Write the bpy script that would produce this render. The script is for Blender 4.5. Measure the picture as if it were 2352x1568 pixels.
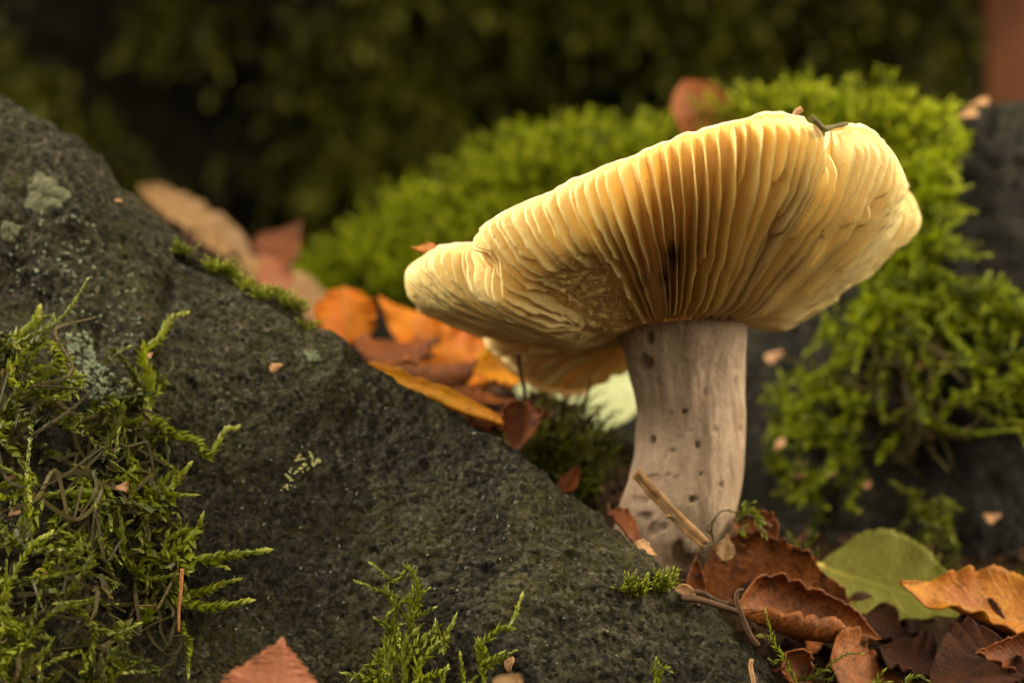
import bpy, math, random
import numpy as np
from mathutils import Vector, Matrix
from mathutils.bvhtree import BVHTree

random.seed(7)
rng = np.random.default_rng(11)
scene = bpy.context.scene
for o in list(bpy.data.objects):
    bpy.data.objects.remove(o)
# one unit is ten centimetres: the cap is about nine centimetres across
scene.unit_settings.system = 'METRIC'
scene.unit_settings.scale_length = 0.1

# ------------------------------------------------------------------ camera
CZ = 0.45
cam = bpy.data.cameras.new('camera')
cam_ob = bpy.data.objects.new('camera', cam)
scene.collection.objects.link(cam_ob)
cam_ob.location = (0, -4, CZ)
cam_ob.rotation_euler = (math.pi / 2, 0, 0)
cam.sensor_width = 36
cam.lens = 80
cam.clip_start = 0.05
cam.clip_end = 1000
cam.dof.use_dof = True
cam.dof.focus_distance = 3.64
cam.dof.aperture_fstop = 1.1
cam.dof.aperture_blades = 9
scene.camera = cam_ob

# ------------------------------------------------------------------ light
SUN_EL, SUN_AZ = 39.0, -86.0        # soft bright overcast, brightest from high on the left
w = bpy.data.worlds.new('World')
scene.world = w
w.use_nodes = True
nt = w.node_tree
nt.nodes.clear()
sky = nt.nodes.new('ShaderNodeTexSky')
sky.sky_type = 'NISHITA'
sky.sun_disc = False
sky.sun_elevation = math.radians(SUN_EL)
sky.sun_rotation = math.radians(180 + SUN_AZ)
sky.air_density = 1.0
sky.dust_density = 4.0
hs = nt.nodes.new('ShaderNodeHueSaturation')
hs.inputs['Saturation'].default_value = 0.12      # a grey cloud cover
tint = nt.nodes.new('ShaderNodeMix')
tint.data_type = 'RGBA'
tint.blend_type = 'MULTIPLY'
tint.inputs[0].default_value = 1.0
tint.inputs[7].default_value = (1.0, 0.89, 0.66, 1)
bg = nt.nodes.new('ShaderNodeBackground')
bg.inputs['Strength'].default_value = 0.08
wo = nt.nodes.new('ShaderNodeOutputWorld')
nt.links.new(sky.outputs[0], hs.inputs['Color'])
nt.links.new(hs.outputs[0], tint.inputs[6])
nt.links.new(tint.outputs[2], bg.inputs['Color'])
nt.links.new(bg.outputs[0], wo.inputs['Surface'])
sun = bpy.data.lights.new('sun', 'SUN')
sun.energy = 1.5
sun.angle = math.radians(32)
sun.color = (1.0, 0.88, 0.68)
sun_ob = bpy.data.objects.new('sun', sun)
scene.collection.objects.link(sun_ob)
_e, _a = math.radians(SUN_EL), math.radians(SUN_AZ)
_d = Vector((math.sin(_a) * math.cos(_e), -math.cos(_a) * math.cos(_e), math.sin(_e)))
sun_ob.rotation_euler = _d.to_track_quat('Z', 'Y').to_euler()
sun_ob.location = _d * 30

scene.view_settings.view_transform = 'Standard'
scene.view_settings.look = 'None'
scene.view_settings.gamma = 1.0
scene.view_settings.use_curve_mapping = False
scene.view_settings.exposure = 2.4
scene.render.engine = 'CYCLES'


# ------------------------------------------------------------------ helpers
def sc(y):
    return (4 + y) / 4 / 1306.667


def P(px, py, y):
    s = sc(y)
    return np.array(((px - 1176) * s, y, CZ + (784 - py) * s))


def proj(v):
    v = np.asarray(v)
    s = sc(v[..., 1])
    return v[..., 0] / s + 1176, 784 - (v[..., 2] - CZ) / s


def _hash(ix, iy, iz, seed):
    h = (ix * 374761393 + iy * 668265263 + iz * 2147483647 + seed * 974711) & 0xFFFFFFFF
    h = ((h ^ (h >> 13)) * 1274126177) & 0xFFFFFFFF
    h = ((h ^ (h >> 16)) * 2246822519) & 0xFFFFFFFF
    return ((h ^ (h >> 15)) & 0xFFFFFF) / float(0xFFFFFF)


def vnoise(p, scale=1.0, seed=0):
    p = np.asarray(p, float) * scale
    i = np.floor(p).astype(np.int64)
    f = p - i
    f = f * f * f * (f * (f * 6 - 15) + 10)
    r = 0
    for dx in (0, 1):
        for dy in (0, 1):
            for dz in (0, 1):
                wgt = (f[..., 0] if dx else 1 - f[..., 0]) * (f[..., 1] if dy else 1 - f[..., 1]) * (f[..., 2] if dz else 1 - f[..., 2])
                r = r + wgt * _hash(i[..., 0] + dx, i[..., 1] + dy, i[..., 2] + dz, seed)
    return r * 2 - 1


def fbm(p, scale, octv=4, seed=0, gain=0.5):
    r, a = 0, 1.0
    for k in range(octv):
        r = r + a * vnoise(p, scale * 2.03 ** k, seed + k * 17)
        a *= gain
    return r


def smooth(a, b, x):
    t = np.clip((x - a) / (b - a), 0, 1)
    return t * t * (3 - 2 * t)


def mesh_obj(name, verts, faces, mats, parent=None, smooth_shade=True, uvs=None, attrs=None, mat_idx=None):
    me = bpy.data.meshes.new(name)
    va = np.asarray(verts, np.float32).reshape(-1, 3)
    me.vertices.add(len(va))
    me.vertices.foreach_set('co', va.ravel())
    if isinstance(faces, np.ndarray):
        ln = np.full(len(faces), faces.shape[1], np.int32)
        fl = faces.astype(np.int32).ravel()
    else:
        ln = np.array([len(f) for f in faces], np.int32)
        fl = np.fromiter((int(i) for f in faces for i in f), np.int32)
    me.loops.add(len(fl))
    me.loops.foreach_set('vertex_index', fl)
    me.polygons.add(len(ln))
    me.polygons.foreach_set('loop_start', np.concatenate([[0], np.cumsum(ln)[:-1]]).astype(np.int32))
    me.update(calc_edges=True)
    if not isinstance(mats, (list, tuple)):
        mats = [mats]
    for m in mats:
        me.materials.append(m)
    n = len(me.polygons)
    me.polygons.foreach_set('use_smooth', [smooth_shade] * n)
    if mat_idx is not None:
        me.polygons.foreach_set('material_index', [int(q) for q in mat_idx])
    if uvs is not None:
        uv = me.uv_layers.new(name='UVMap')
        li = np.empty(len(me.loops), np.int32)
        me.loops.foreach_get('vertex_index', li)
        uv.data.foreach_set('uv', np.asarray(uvs, np.float32)[li].ravel())
    if attrs:
        for k, a in attrs.items():
            a = np.asarray(a, np.float32)
            if a.ndim == 1:
                at = me.attributes.new(k, 'FLOAT', 'POINT')
                at.data.foreach_set('value', a)
            else:
                at = me.attributes.new(k, 'FLOAT_VECTOR', 'POINT')
                at.data.foreach_set('vector', a.ravel())
    me.validate()
    me.update()
    o = bpy.data.objects.new(name, me)
    scene.collection.objects.link(o)
    if parent is not None:
        o.parent = parent
    return o


def thing(name, label, cat, loc=(0, 0, 0), group=None):
    o = bpy.data.objects.new(name, None)
    o.empty_display_size = 0.02
    scene.collection.objects.link(o)
    o.location = tuple(map(float, loc))
    o['label'] = label
    o['category'] = cat
    if group:
        o['group'] = group
    return o


def tag(o, label, cat, group=None, kind=None):
    o['label'] = label
    o['category'] = cat
    if group:
        o['group'] = group
    if kind:
        o['kind'] = kind
    return o


def at_origin(o, root):
    """child meshes are written in world coordinates: undo the root's shift"""
    o.parent = root
    o.matrix_parent_inverse = Matrix.Translation(root.location).inverted()
    return o


def grid_faces(nu, nv, closed_u=False, off=0):
    u = np.arange(nu if closed_u else nu - 1)
    v = np.arange(nv - 1)
    U, V = np.meshgrid(u, v, indexing='ij')
    a = U * nv + V
    b = ((U + 1) % nu) * nv + V
    return (np.stack([a, b, b + 1, a + 1], -1).reshape(-1, 4) + off)


def bvh_of(verts, faces):
    return BVHTree.FromPolygons(np.asarray(verts).tolist(), np.asarray(faces).tolist())


CAM = Vector((0, -4, CZ))


def hit(bvh, px, py, lift=0.0):
    d = (Vector(P(px, py, 0)) - CAM).normalized()
    loc, nor, idx, dist = bvh.ray_cast(CAM, d)
    if loc is None:
        return None, None
    if nor.dot(d) > 0:
        nor = -nor
    return np.array(loc + nor * lift), np.array(nor)


# ------------------------------------------------------------------ material helpers
class Mat:
    def __init__(s, name):
        s.m = bpy.data.materials.new(name)
        s.m.use_nodes = True
        s.t = s.m.node_tree
        s.t.nodes.clear()
        s.out = s.t.nodes.new('ShaderNodeOutputMaterial')

    def n(s, typ, **kw):
        nd = s.t.nodes.new('ShaderNode' + typ)
        for k, v in kw.items():
            setattr(nd, k, v)
        return nd

    def l(s, a, b):
        s.t.links.new(a, b)

    def setin(s, nd, key, v):
        if hasattr(v, 'is_output'):
            s.l(v, nd.inputs[key])
        else:
            nd.inputs[key].default_value = v

    def coord(s, kind='Object'):
        return s.n('TexCoord').outputs[kind]

    def mapping(s, vec, scale):
        m = s.n('Mapping')
        s.l(vec, m.inputs['Vector'])
        m.inputs['Scale'].default_value = scale
        return m.outputs[0]

    def noise(s, vec, scale, detail=4, rough=0.55, dist=0.0):
        nd = s.n('TexNoise')
        s.l(vec, nd.inputs['Vector'])
        nd.inputs['Scale'].default_value = scale
        nd.inputs['Detail'].default_value = detail
        nd.inputs['Roughness'].default_value = rough
        nd.inputs['Distortion'].default_value = dist
        return nd.outputs['Fac']

    def voronoi(s, vec, scale, feature='F1', out='Distance', rand=1.0):
        nd = s.n('TexVoronoi', feature=feature)
        s.l(vec, nd.inputs['Vector'])
        nd.inputs['Scale'].default_value = scale
        nd.inputs['Randomness'].default_value = rand
        return nd.outputs[out]

    def ramp(s, fac, stops, interp='LINEAR'):
        nd = s.n('ValToRGB')
        s.l(fac, nd.inputs[0])
        cr = nd.color_ramp
        cr.interpolation = interp
        while len(cr.elements) < len(stops):
            cr.elements.new(0.5)
        for e, (p, c) in zip(cr.elements, stops):
            e.position = p
            e.color = (c, c, c, 1) if isinstance(c, (int, float)) else (*c, 1)
        return nd.outputs[0]

    def mix(s, fac, a, b, blend='MIX'):
        nd = s.n('Mix', data_type='RGBA', blend_type=blend)
        s.setin(nd, 0, fac)
        s.setin(nd, 6, a if hasattr(a, 'is_output') else (*a, 1))
        s.setin(nd, 7, b if hasattr(b, 'is_output') else (*b, 1))
        return nd.outputs[2]

    def math(s, op, a, b=0.0, clamp=False):
        nd = s.n('Math', operation=op, use_clamp=clamp)
        s.setin(nd, 0, a)
        s.setin(nd, 1, b)
        return nd.outputs[0]

    def attr(s, name, out='Fac'):
        return s.n('Attribute', attribute_name=name).outputs[out]

    def bump(s, h, strength, dist, normal=None):
        nd = s.n('Bump')
        s.l(h, nd.inputs['Height'])
        nd.inputs['Strength'].default_value = strength
        nd.inputs['Distance'].default_value = dist
        if normal is not None:
            s.l(normal, nd.inputs['Normal'])
        return nd.outputs[0]

    def principled(s, color, rough=0.6, spec=0.3, normal=None, sss=0.0, sss_radius=(1, .5, .2), sss_scale=0.02, trans=0.0, trans_col=None):
        p = s.n('BsdfPrincipled')
        s.setin(p, 'Base Color', color if hasattr(color, 'is_output') else (*color, 1))
        s.setin(p, 'Roughness', rough)
        s.setin(p, 'Specular IOR Level', spec)
        if normal is not None:
            s.l(normal, p.inputs['Normal'])
        if sss:
            p.inputs['Subsurface Weight'].default_value = sss
            p.inputs['Subsurface Radius'].default_value = sss_radius
            p.inputs['Subsurface Scale'].default_value = sss_scale
        sh = p.outputs[0]
        if hasattr(trans, 'is_output') or trans:
            t = s.n('BsdfTranslucent')
            c = trans_col if trans_col is not None else color
            s.setin(t, 'Color', c if hasattr(c, 'is_output') else (*c, 1))
            if normal is not None:
                s.l(normal, t.inputs['Normal'])
            mx = s.n('MixShader')
            s.setin(mx, 0, trans)
            s.l(sh, mx.inputs[1])
            s.l(t.outputs[0], mx.inputs[2])
            sh = mx.outputs[0]
        s.l(sh, s.out.inputs['Surface'])
        return s.m


def mat_gill():
    m = Mat('gill_flesh')
    co = m.coord('Object')
    n1 = m.noise(co, 9, 3)
    n2 = m.noise(co, 70, 4, 0.6)
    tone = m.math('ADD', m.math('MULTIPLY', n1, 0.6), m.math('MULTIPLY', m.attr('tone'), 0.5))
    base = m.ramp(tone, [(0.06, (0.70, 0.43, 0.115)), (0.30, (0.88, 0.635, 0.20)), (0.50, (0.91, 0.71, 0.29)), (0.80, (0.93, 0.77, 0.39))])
    base = m.mix(m.ramp(n2, [(0.35, 0.35), (0.6, 0.0)]), base, (0.82, 0.60, 0.23))
    # bruised and rotten places
    st = m.math('MULTIPLY', m.attr('stain'), m.ramp(m.noise(co, 38, 5, 0.65), [(0.30, 0.45), (0.62, 1.25)]), True)
    base = m.mix(m.ramp(st, [(0.12, 0.0), (0.5, 0.75), (0.9, 1.0)]), base, (0.13, 0.052, 0.012))
    gr = m.math('MULTIPLY', m.attr('graze'), m.ramp(n2, [(0.35, 0.7), (0.65, 0.15)]), True)
    base = m.mix(gr, base, (0.68, 0.52, 0.23))
    specks = m.ramp(m.voronoi(co, 26), [(0.035, 1.0), (0.06, 0.0)])
    base = m.mix(m.math('MULTIPLY', specks, 0.7), base, (0.09, 0.04, 0.015))
    b = m.bump(n2, 0.35, 0.004)
    b = m.bump(m.voronoi(co, 85), 0.25, 0.003, b)
    b = m.bump(m.math('MULTIPLY', m.ramp(m.voronoi(co, 95, 'SMOOTH_F1'), [(0.15, 0.0), (0.5, 1.0)]), m.attr('graze')), 0.55, 0.010, b)
    return m.principled(base, 0.5, 0.35, b, sss=0.12, sss_radius=(1.0, 0.6, 0.25), sss_scale=0.010, trans=m.math('MULTIPLY', m.attr('thin'), 0.30))


def mat_capskin():
    m = Mat('cap_skin')
    co = m.coord('Object')
    n = m.noise(co, 14, 5, 0.6)
    base = m.ramp(n, [(0.3, (0.74, 0.56, 0.30)), (0.55, (0.86, 0.76, 0.55)), (0.75, (0.90, 0.83, 0.68))])
    sp = m.ramp(m.noise(co, 60, 4, 0.7), [(0.62, 0.0), (0.72, 0.6)])
    base = m.mix(sp, base, (0.30, 0.17, 0.07))
    return m.principled(base, 0.45, 0.4, m.bump(m.noise(co, 90, 3), 0.3, 0.004), sss=0.2, sss_radius=(1, .6, .3), sss_scale=0.02, trans=m.math('MULTIPLY', m.attr('thin'), 0.40), trans_col=(0.90, 0.66, 0.28))


def mat_stem():
    m = Mat('stem_skin')
    co = m.coord('Object')
    fib = m.noise(m.mapping(co, (1.0, 1.0, 0.26)), 70, 5, 0.7, 0.4)
    mot = m.noise(co, 13, 5, 0.62)
    fine = m.noise(co, 120, 3, 0.6)
    base = m.ramp(mot, [(0.28, (0.22, 0.145, 0.095)), (0.5, (0.33, 0.235, 0.16)), (0.75, (0.43, 0.325, 0.225))])
    base = m.mix(m.ramp(fib, [(0.34, 0.6), (0.52, 0.0)]), base, (0.19, 0.125, 0.08))
    base = m.mix(m.ramp(fine, [(0.3, 0.35), (0.55, 0.0)]), base, (0.16, 0.105, 0.065))
    base = m.mix(m.ramp(m.attr('pit'), [(0.15, 0.0), (0.85, 0.85)]), base, (0.10, 0.060, 0.030))
    soil = m.math('MULTIPLY', m.attr('soil'), m.ramp(m.noise(co, 22, 5, 0.65), [(0.36, 0.1), (0.6, 1.0)]))
    base = m.mix(soil, base, (0.075, 0.045, 0.022))
    b = m.bump(fib, 0.8, 0.009)
    b = m.bump(fine, 0.35, 0.003, b)
    return m.principled(base, 0.62, 0.25, b, sss=0.12, sss_radius=(1, .6, .4), sss_scale=0.015)


def mat_rock(name, dark, light, film, film_amt=0.5, grain=150):
    m = Mat(name)
    co = m.coord('Object')
    cell = m.n('TexVoronoi')
    m.l(co, cell.inputs['Vector'])
    cell.inputs['Scale'].default_value = grain
    wn = m.n('TexWhiteNoise', noise_dimensions='3D')
    m.l(cell.outputs['Position'], wn.inputs['Vector'])
    rnd = wn.outputs['Value']
    big = m.noise(co, 5, 5, 0.6)
    mid = m.noise(co, 42, 6, 0.7)
    fine = m.noise(co, 170, 4, 0.65)
    tone = m.math('ADD', m.math('MULTIPLY', mid, 0.65), m.math('MULTIPLY', rnd, 0.35))
    base = m.ramp(tone, [(0.36, dark), (0.50, tuple(a * 0.6 + b * 0.4 for a, b in zip(dark, light))), (0.65, light)])
    # pale mineral grains
    base = m.mix(m.ramp(rnd, [(0.90, 0.0), (0.97, 0.7)]), base, tuple(c * 1.9 for c in light))
    fm = m.math('MULTIPLY', m.ramp(big, [(0.34, 0.1), (0.58, 1.0)]), m.ramp(m.noise(co, 75, 5, 0.7), [(0.40, 0.0), (0.60, 1.0)]))
    base = m.mix(m.math('MULTIPLY', fm, film_amt), base, film)
    base = m.mix(1.0, base, m.ramp(m.noise(co, 3.2, 4, 0.6, 0.5), [(0.34, 0.45), (0.5, 0.85), (0.66, 1.25)]), 'MULTIPLY')
    # yellow-green crumbs of algae
    al = m.math('MULTIPLY', m.ramp(m.noise(co, 120, 3, 0.6), [(0.66, 0.0), (0.72, 1.0)]), m.ramp(m.noise(co, 7, 3), [(0.45, 0.0), (0.65, 0.8)]))
    base = m.mix(al, base, (0.13, 0.125, 0.022))
    b = m.bump(fine, 0.9, 0.011)
    b = m.bump(m.ramp(cell.outputs['Distance'], [(0.0, 1.0), (0.55, 0.0)]), 0.8, 0.008, b)
    b = m.bump(mid, 1.0, 0.020, b)
    pit = m.ramp(m.voronoi(co, 34), [(0.10, 0.0), (0.22, 1.0)])
    b = m.bump(pit, 0.5, 0.012, b)
    return m.principled(base, m.ramp(fine, [(0.3, 0.9), (0.7, 0.6)]), 0.16, b)


def mat_moss(name, low, mid, tipc, trans=0.3):
    m = Mat(name)
    v = m.attr('var')
    t = m.attr('tip')
    base = m.mix(m.ramp(v, [(0.0, 0.0), (1.0, 1.0)]), low, mid)
    base = m.mix(m.ramp(t, [(0.35, 0.0), (0.75, 0.45), (1.0, 1.0)]), base, tipc)
    return m.principled(base, 0.5, 0.3, trans=trans)


def mat_leaf(name, a, b, dark, spots=0.5, vein=(0.5, 0.35, 0.12), trans=0.25, rough=0.5, scale=1.0):
    m = Mat(name)
    co = m.coord('Object')
    uv = m.coord('UV')
    n1 = m.noise(co, 11 * scale, 4, 0.6)
    n2 = m.noise(co, 45 * scale, 5, 0.7)
    base = m.mix(m.ramp(n1, [(0.33, 0.0), (0.66, 1.0)]), a, b)
    base = m.mix(m.math('MULTIPLY', m.ramp(n2, [(0.52, 0.0), (0.68, 1.0)]), spots), base, dark)
    sx = m.n('SeparateXYZ')
    m.l(uv, sx.inputs[0])
    u, vv = sx.outputs[0], sx.outputs[1]
    av = m.math('ABSOLUTE', m.math('SUBTRACT', vv, 0.5))
    ph = m.math('FRACT', m.math('MULTIPLY', m.math('SUBTRACT', u, m.math('MULTIPLY', av, 0.55)), 8.0))
    dv = m.math('ABSOLUTE', m.math('SUBTRACT', ph, 0.5))
    veins = m.ramp(dv, [(0.0, 1.0), (0.10, 0.0)])
    mid = m.ramp(av, [(0.012, 1.0), (0.035, 0.0)])
    vm = m.math('MAXIMUM', m.math('MULTIPLY', veins, 0.6), mid)
    base = m.mix(m.math('MULTIPLY', vm, m.math('MULTIPLY', n1, 0.7)), base, vein)
    blot = m.math('MULTIPLY', m.ramp(m.noise(co, 24 * scale, 6, 0.75, 0.8), [(0.54, 0.0), (0.64, 1.0)]), m.ramp(m.noise(co, 6, 2), [(0.42, 0.0), (0.6, 1.0)]))
    base = m.mix(m.math('MULTIPLY', blot, spots), base, dark)
    base = m.mix(m.ramp(m.noise(co, 130, 3, 0.7), [(0.35, 0.30), (0.6, 0.0)]), base, dark)
    bb = m.bump(vm, 0.35, 0.006)
    bb = m.bump(n2, 0.5, 0.008, bb)
    bb = m.bump(m.voronoi(co, 75, 'DISTANCE_TO_EDGE'), 0.35, 0.006, bb)
    return m.principled(base, rough, 0.2, bb, trans=trans)


def mat_plain(name, a, b, scale, rough=0.7, bump=0.4, stretch=(1, 1, 1), spec=0.25, dist=0.004):
    m = Mat(name)
    co = m.mapping(m.coord('Object'), stretch)
    n = m.noise(co, scale, 5, 0.65)
    base = m.mix(m.ramp(n, [(0.35, 0.0), (0.65, 1.0)]), a, b)
    return m.principled(base, rough, spec, m.bump(n, bump, dist))


M_gill = mat_gill()
M_skin = mat_capskin()
M_stem = mat_stem()
M_rock = mat_rock('dark_rock', (0.0032, 0.0028, 0.0019), (0.076, 0.066, 0.044), (0.054, 0.048, 0.007), 0.75)
M_rock2 = mat_rock('dark_rock_behind', (0.006, 0.0055, 0.004), (0.034, 0.030, 0.022), (0.032, 0.030, 0.008), 0.5, 90)
M_bank = mat_rock('bank_soil', (0.004, 0.0034, 0.002), (0.024, 0.018, 0.008), (0.022, 0.022, 0.005), 0.7, 25)
M_soil = mat_plain('leaf_mould', (0.008, 0.0045, 0.002), (0.030, 0.016, 0.007), 30, 0.95, 0.8, spec=0.08, dist=0.02)
M_moss = mat_moss('feather_moss', (0.026, 0.030, 0.0015), (0.20, 0.225, 0.008), (0.56, 0.57, 0.13), 0.4)
M_mossold = mat_moss('old_moss', (0.035, 0.026, 0.006), (0.11, 0.085, 0.018), (0.20, 0.16, 0.05), 0.25)
M_mosshill = mat_moss('cushion_moss', (0.050, 0.068, 0.001), (0.33, 0.39, 0.005), (0.58, 0.60, 0.05), 0.5)
M_mossdark = mat_moss('bank_moss', (0.018, 0.019, 0.002), (0.20, 0.22, 0.010), (0.30, 0.30, 0.04), 0.2)
M_ochre = mat_leaf('ochre_leaf', (0.50, 0.20, 0.010), (0.30, 0.085, 0.010), (0.13, 0.035, 0.008), 0.8, trans=0.2)
M_rust = mat_leaf('rust_leaf', (0.42, 0.14, 0.040), (0.30, 0.085, 0.024), (0.14, 0.04, 0.015), 0.4, (0.40, 0.16, 0.06), 0.3)
M_orange = mat_leaf('orange_leaf', (0.72, 0.27, 0.008), (0.60, 0.15, 0.005), (0.22, 0.05, 0.006), 0.5, trans=0.45)
M_yellow = mat_leaf('yellow_leaf', (0.76, 0.43, 0.012), (0.66, 0.27, 0.008), (0.26, 0.09, 0.010), 0.45, trans=0.45)
M_brown = mat_leaf('brown_leaf', (0.25, 0.078, 0.015), (0.14, 0.040, 0.008), (0.020, 0.008, 0.004), 0.85, (0.17, 0.06, 0.02), 0.15)
M_shadedark = mat_leaf('shade_dark_leaf', (0.058, 0.017, 0.004), (0.028, 0.008, 0.0025), (0.008, 0.003, 0.0015), 0.8, (0.06, 0.02, 0.008), 0.08, rough=0.85)  # leaf brown darkened to paint in the shade of the lower right pile
M_redbrown = mat_leaf('red_brown_leaf', (0.21, 0.058, 0.010), (0.12, 0.030, 0.006), (0.022, 0.008, 0.004), 0.7, (0.16, 0.05, 0.02), 0.15)
M_tan = mat_leaf('tan_leaf', (0.26, 0.155, 0.066), (0.20, 0.11, 0.042), (0.20, 0.10, 0.04), 0.35, (0.4, 0.25, 0.1), 0.2)
M_pink = mat_leaf('pink_brown_leaf', (0.36, 0.13, 0.058), (0.26, 0.08, 0.032), (0.16, 0.05, 0.03), 0.4, (0.40, 0.2, 0.12), 0.2)
M_green = mat_leaf('green_leaf', (0.14, 0.155, 0.018), (0.18, 0.185, 0.026), (0.14, 0.08, 0.02), 0.4, (0.30, 0.27, 0.05), 0.25)
M_palegreen = mat_leaf('pale_leaf', (0.50, 0.54, 0.28), (0.58, 0.61, 0.36), (0.36, 0.40, 0.18), 0.35, (0.8, 0.82, 0.6), 0.45)
M_twig = mat_plain('twig_bark', (0.026, 0.013, 0.007), (0.085, 0.042, 0.018), 60, 0.75, 0.6, (1, 1, 0.3))
M_straw = mat_plain('dry_stalk', (0.11, 0.055, 0.018), (0.30, 0.16, 0.058), 40, 0.6, 0.6, (1, 1, 0.3))
M_petiole = mat_plain('leaf_stalk', (0.42, 0.33, 0.05), (0.52, 0.42, 0.10), 30, 0.5, 0.3)
M_seed = mat_plain('seed_scale', (0.20, 0.09, 0.035), (0.44, 0.25, 0.12), 45, 0.6, 0.5)
M_lichen = mat_plain('grey_lichen', (0.045, 0.045, 0.022), (0.115, 0.115, 0.062), 55, 0.85, 0.9, dist=0.01)
M_lichen2 = mat_plain('blue_green_lichen', (0.10, 0.125, 0.075), (0.22, 0.25, 0.16), 80, 0.85, 0.6)
M_crumb = mat_plain('litter_crumbs', (0.015, 0.007, 0.003), (0.085, 0.032, 0.011), 25, 0.8, 0.6)
M_bark = mat_plain('rusty_bark', (0.065, 0.020, 0.008), (0.22, 0.080, 0.030), 5, 0.8, 0.9, (1, 1, 0.4), dist=0.05)

# ------------------------------------------------------------------ ground
def ground_h(x, y):
    x = np.asarray(x, float)
    y = np.asarray(y, float)
    m = smooth(0.34, 0.08, x) * smooth(0.02, 0.30, y) * 0.27
    m = m + smooth(-0.1, -0.9, x) * smooth(0.25, 0.9, y) * 0.10
    m = m + smooth(0.30, 0.9, y) * 0.05
    m = m + smooth(-0.25, -0.80, x) * smooth(0.55, 1.1, y) * smooth(4.2, 2.2, y) * 0.26
    m = m + 0.035 * smooth(-0.2, 0.05, y) - 0.13 * smooth(-0.02, -0.38, y) - 0.32 * smooth(-0.36, -1.1, y)
    m = m - 0.15 * smooth(0.42, 0.60, x) * smooth(0.45, 0.12, y) * smooth(4.0, 2.0, x)
    p = np.stack([x, y, 0 * x], -1)
    near = np.exp(-(x * x + y * y) / 9)
    return m + near * (0.025 * fbm(p, 3.0, 4, 3)) + (1 - near) * 0.25 * vnoise(p, 0.15, 5) * smooth(6, 20, np.hypot(x, y))


q = np.linspace(-1, 1, 261)
gx = np.sinh(q * 6.2) / np.sinh(6.2) * 400
gxx, gyy = np.meshgrid(gx, gx, indexing='ij')
gv = np.stack([gxx, gyy, ground_h(gxx, gyy)], -1).reshape(-1, 3)
gf = grid_faces(261, 261)
ground = mesh_obj('ground', gv, gf, M_soil)
ground['kind'] = 'structure'
bvh_ground = bvh_of(gv, gf)


# ------------------------------------------------------------------ boulders built along a crest line
def boulder(name, crest, depth, mat, z_bottom, lean, nx, nf, nb, rnd, amp, back=0.5, seed=0, dents=()):
    """crest: (px, py) line; depth: (px, y) line. A rounded crest, a face leaning towards the viewer, a back."""
    cpx = np.array([c[0] for c in crest], float)
    cpy = np.array([c[1] for c in crest], float)
    px = np.linspace(cpx[0], cpx[-1], nx)
    py = np.interp(px, cpx, cpy)
    k = np.hanning(9)
    k /= k.sum()
    py = np.convolve(np.pad(py, 4, 'edge'), k, 'valid')
    yr = np.interp(px, [d[0] for d in depth], [d[1] for d in depth])
    ln = np.interp(px, [d[0] for d in lean], [d[1] for d in lean])
    s = (4 + yr) / 4 / 1306.667
    X = (px - 1176) * s
    Z = CZ + (784 - py) * s
    rows = []
    H = np.maximum(Z - z_bottom, 0.05)
    wb = np.linspace(1, 0, nb, endpoint=False) ** 1.5
    for b_ in wb:          # back side
        dy = back * H * b_ + rnd * 0.8 * np.sqrt(min(b_ * 4, 1))
        dz = H * b_ * b_
        rows.append(np.stack([X, yr + dy, Z - dz], -1))
    wf = np.linspace(0, 1, nf) ** 1.15
    for f_ in wf:          # front: quarter round, then a lean
        hh = H * f_
        dy = np.where(hh < rnd, np.sqrt(np.maximum(rnd * rnd - (rnd - np.minimum(hh, rnd)) ** 2, 0)) * 0.7, rnd * 0.7) + ln * hh
        rows.append(np.stack([X, yr - dy, Z - hh], -1))
    V = np.stack(rows, 1)
    du = np.gradient(V, axis=0)
    dv = np.gradient(V, axis=1)
    N = np.cross(dv, du)
    N /= np.linalg.norm(N, axis=-1, keepdims=True) + 1e-9
    sgn = np.sign(-(N[:, nb + nf // 2, 1].mean()))
    N *= sgn
    d = 0
    for (a, sca, oc, sd) in amp:
        d = d + a * fbm(V, sca, oc, seed + sd, 0.55)
    # small pits
    pit = np.clip(vnoise(V, 22, seed + 90) - 0.55, 0, 1) * -0.025 * min(1, amp[0][0] / 0.03)
    d = d + pit
    # fade the displacement on the crest itself so the outline keeps its course
    vv = np.arange(V.shape[1])
    V = V + N * d[..., None]
    ppx, ppy = proj(V)
    for (ax, ay, bx, by, wd, dp) in dents:
        t = np.clip(((ppx - ax) * (bx - ax) + (ppy - ay) * (by - ay)) / ((bx - ax) ** 2 + (by - ay) ** 2), 0, 1)
        dist = np.hypot(ppx - ax - t * (bx - ax), ppy - ay - t * (by - ay))
        V = V - N * (dp * np.exp(-(dist / wd) ** 2))[..., None]
    F = grid_faces(V.shape[0], V.shape[1])
    if sgn > 0:
        F = F[:, ::-1]
    vs = V.reshape(-1, 3)
    o = mesh_obj(name, vs, F, mat)
    return o, vs, F


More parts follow.
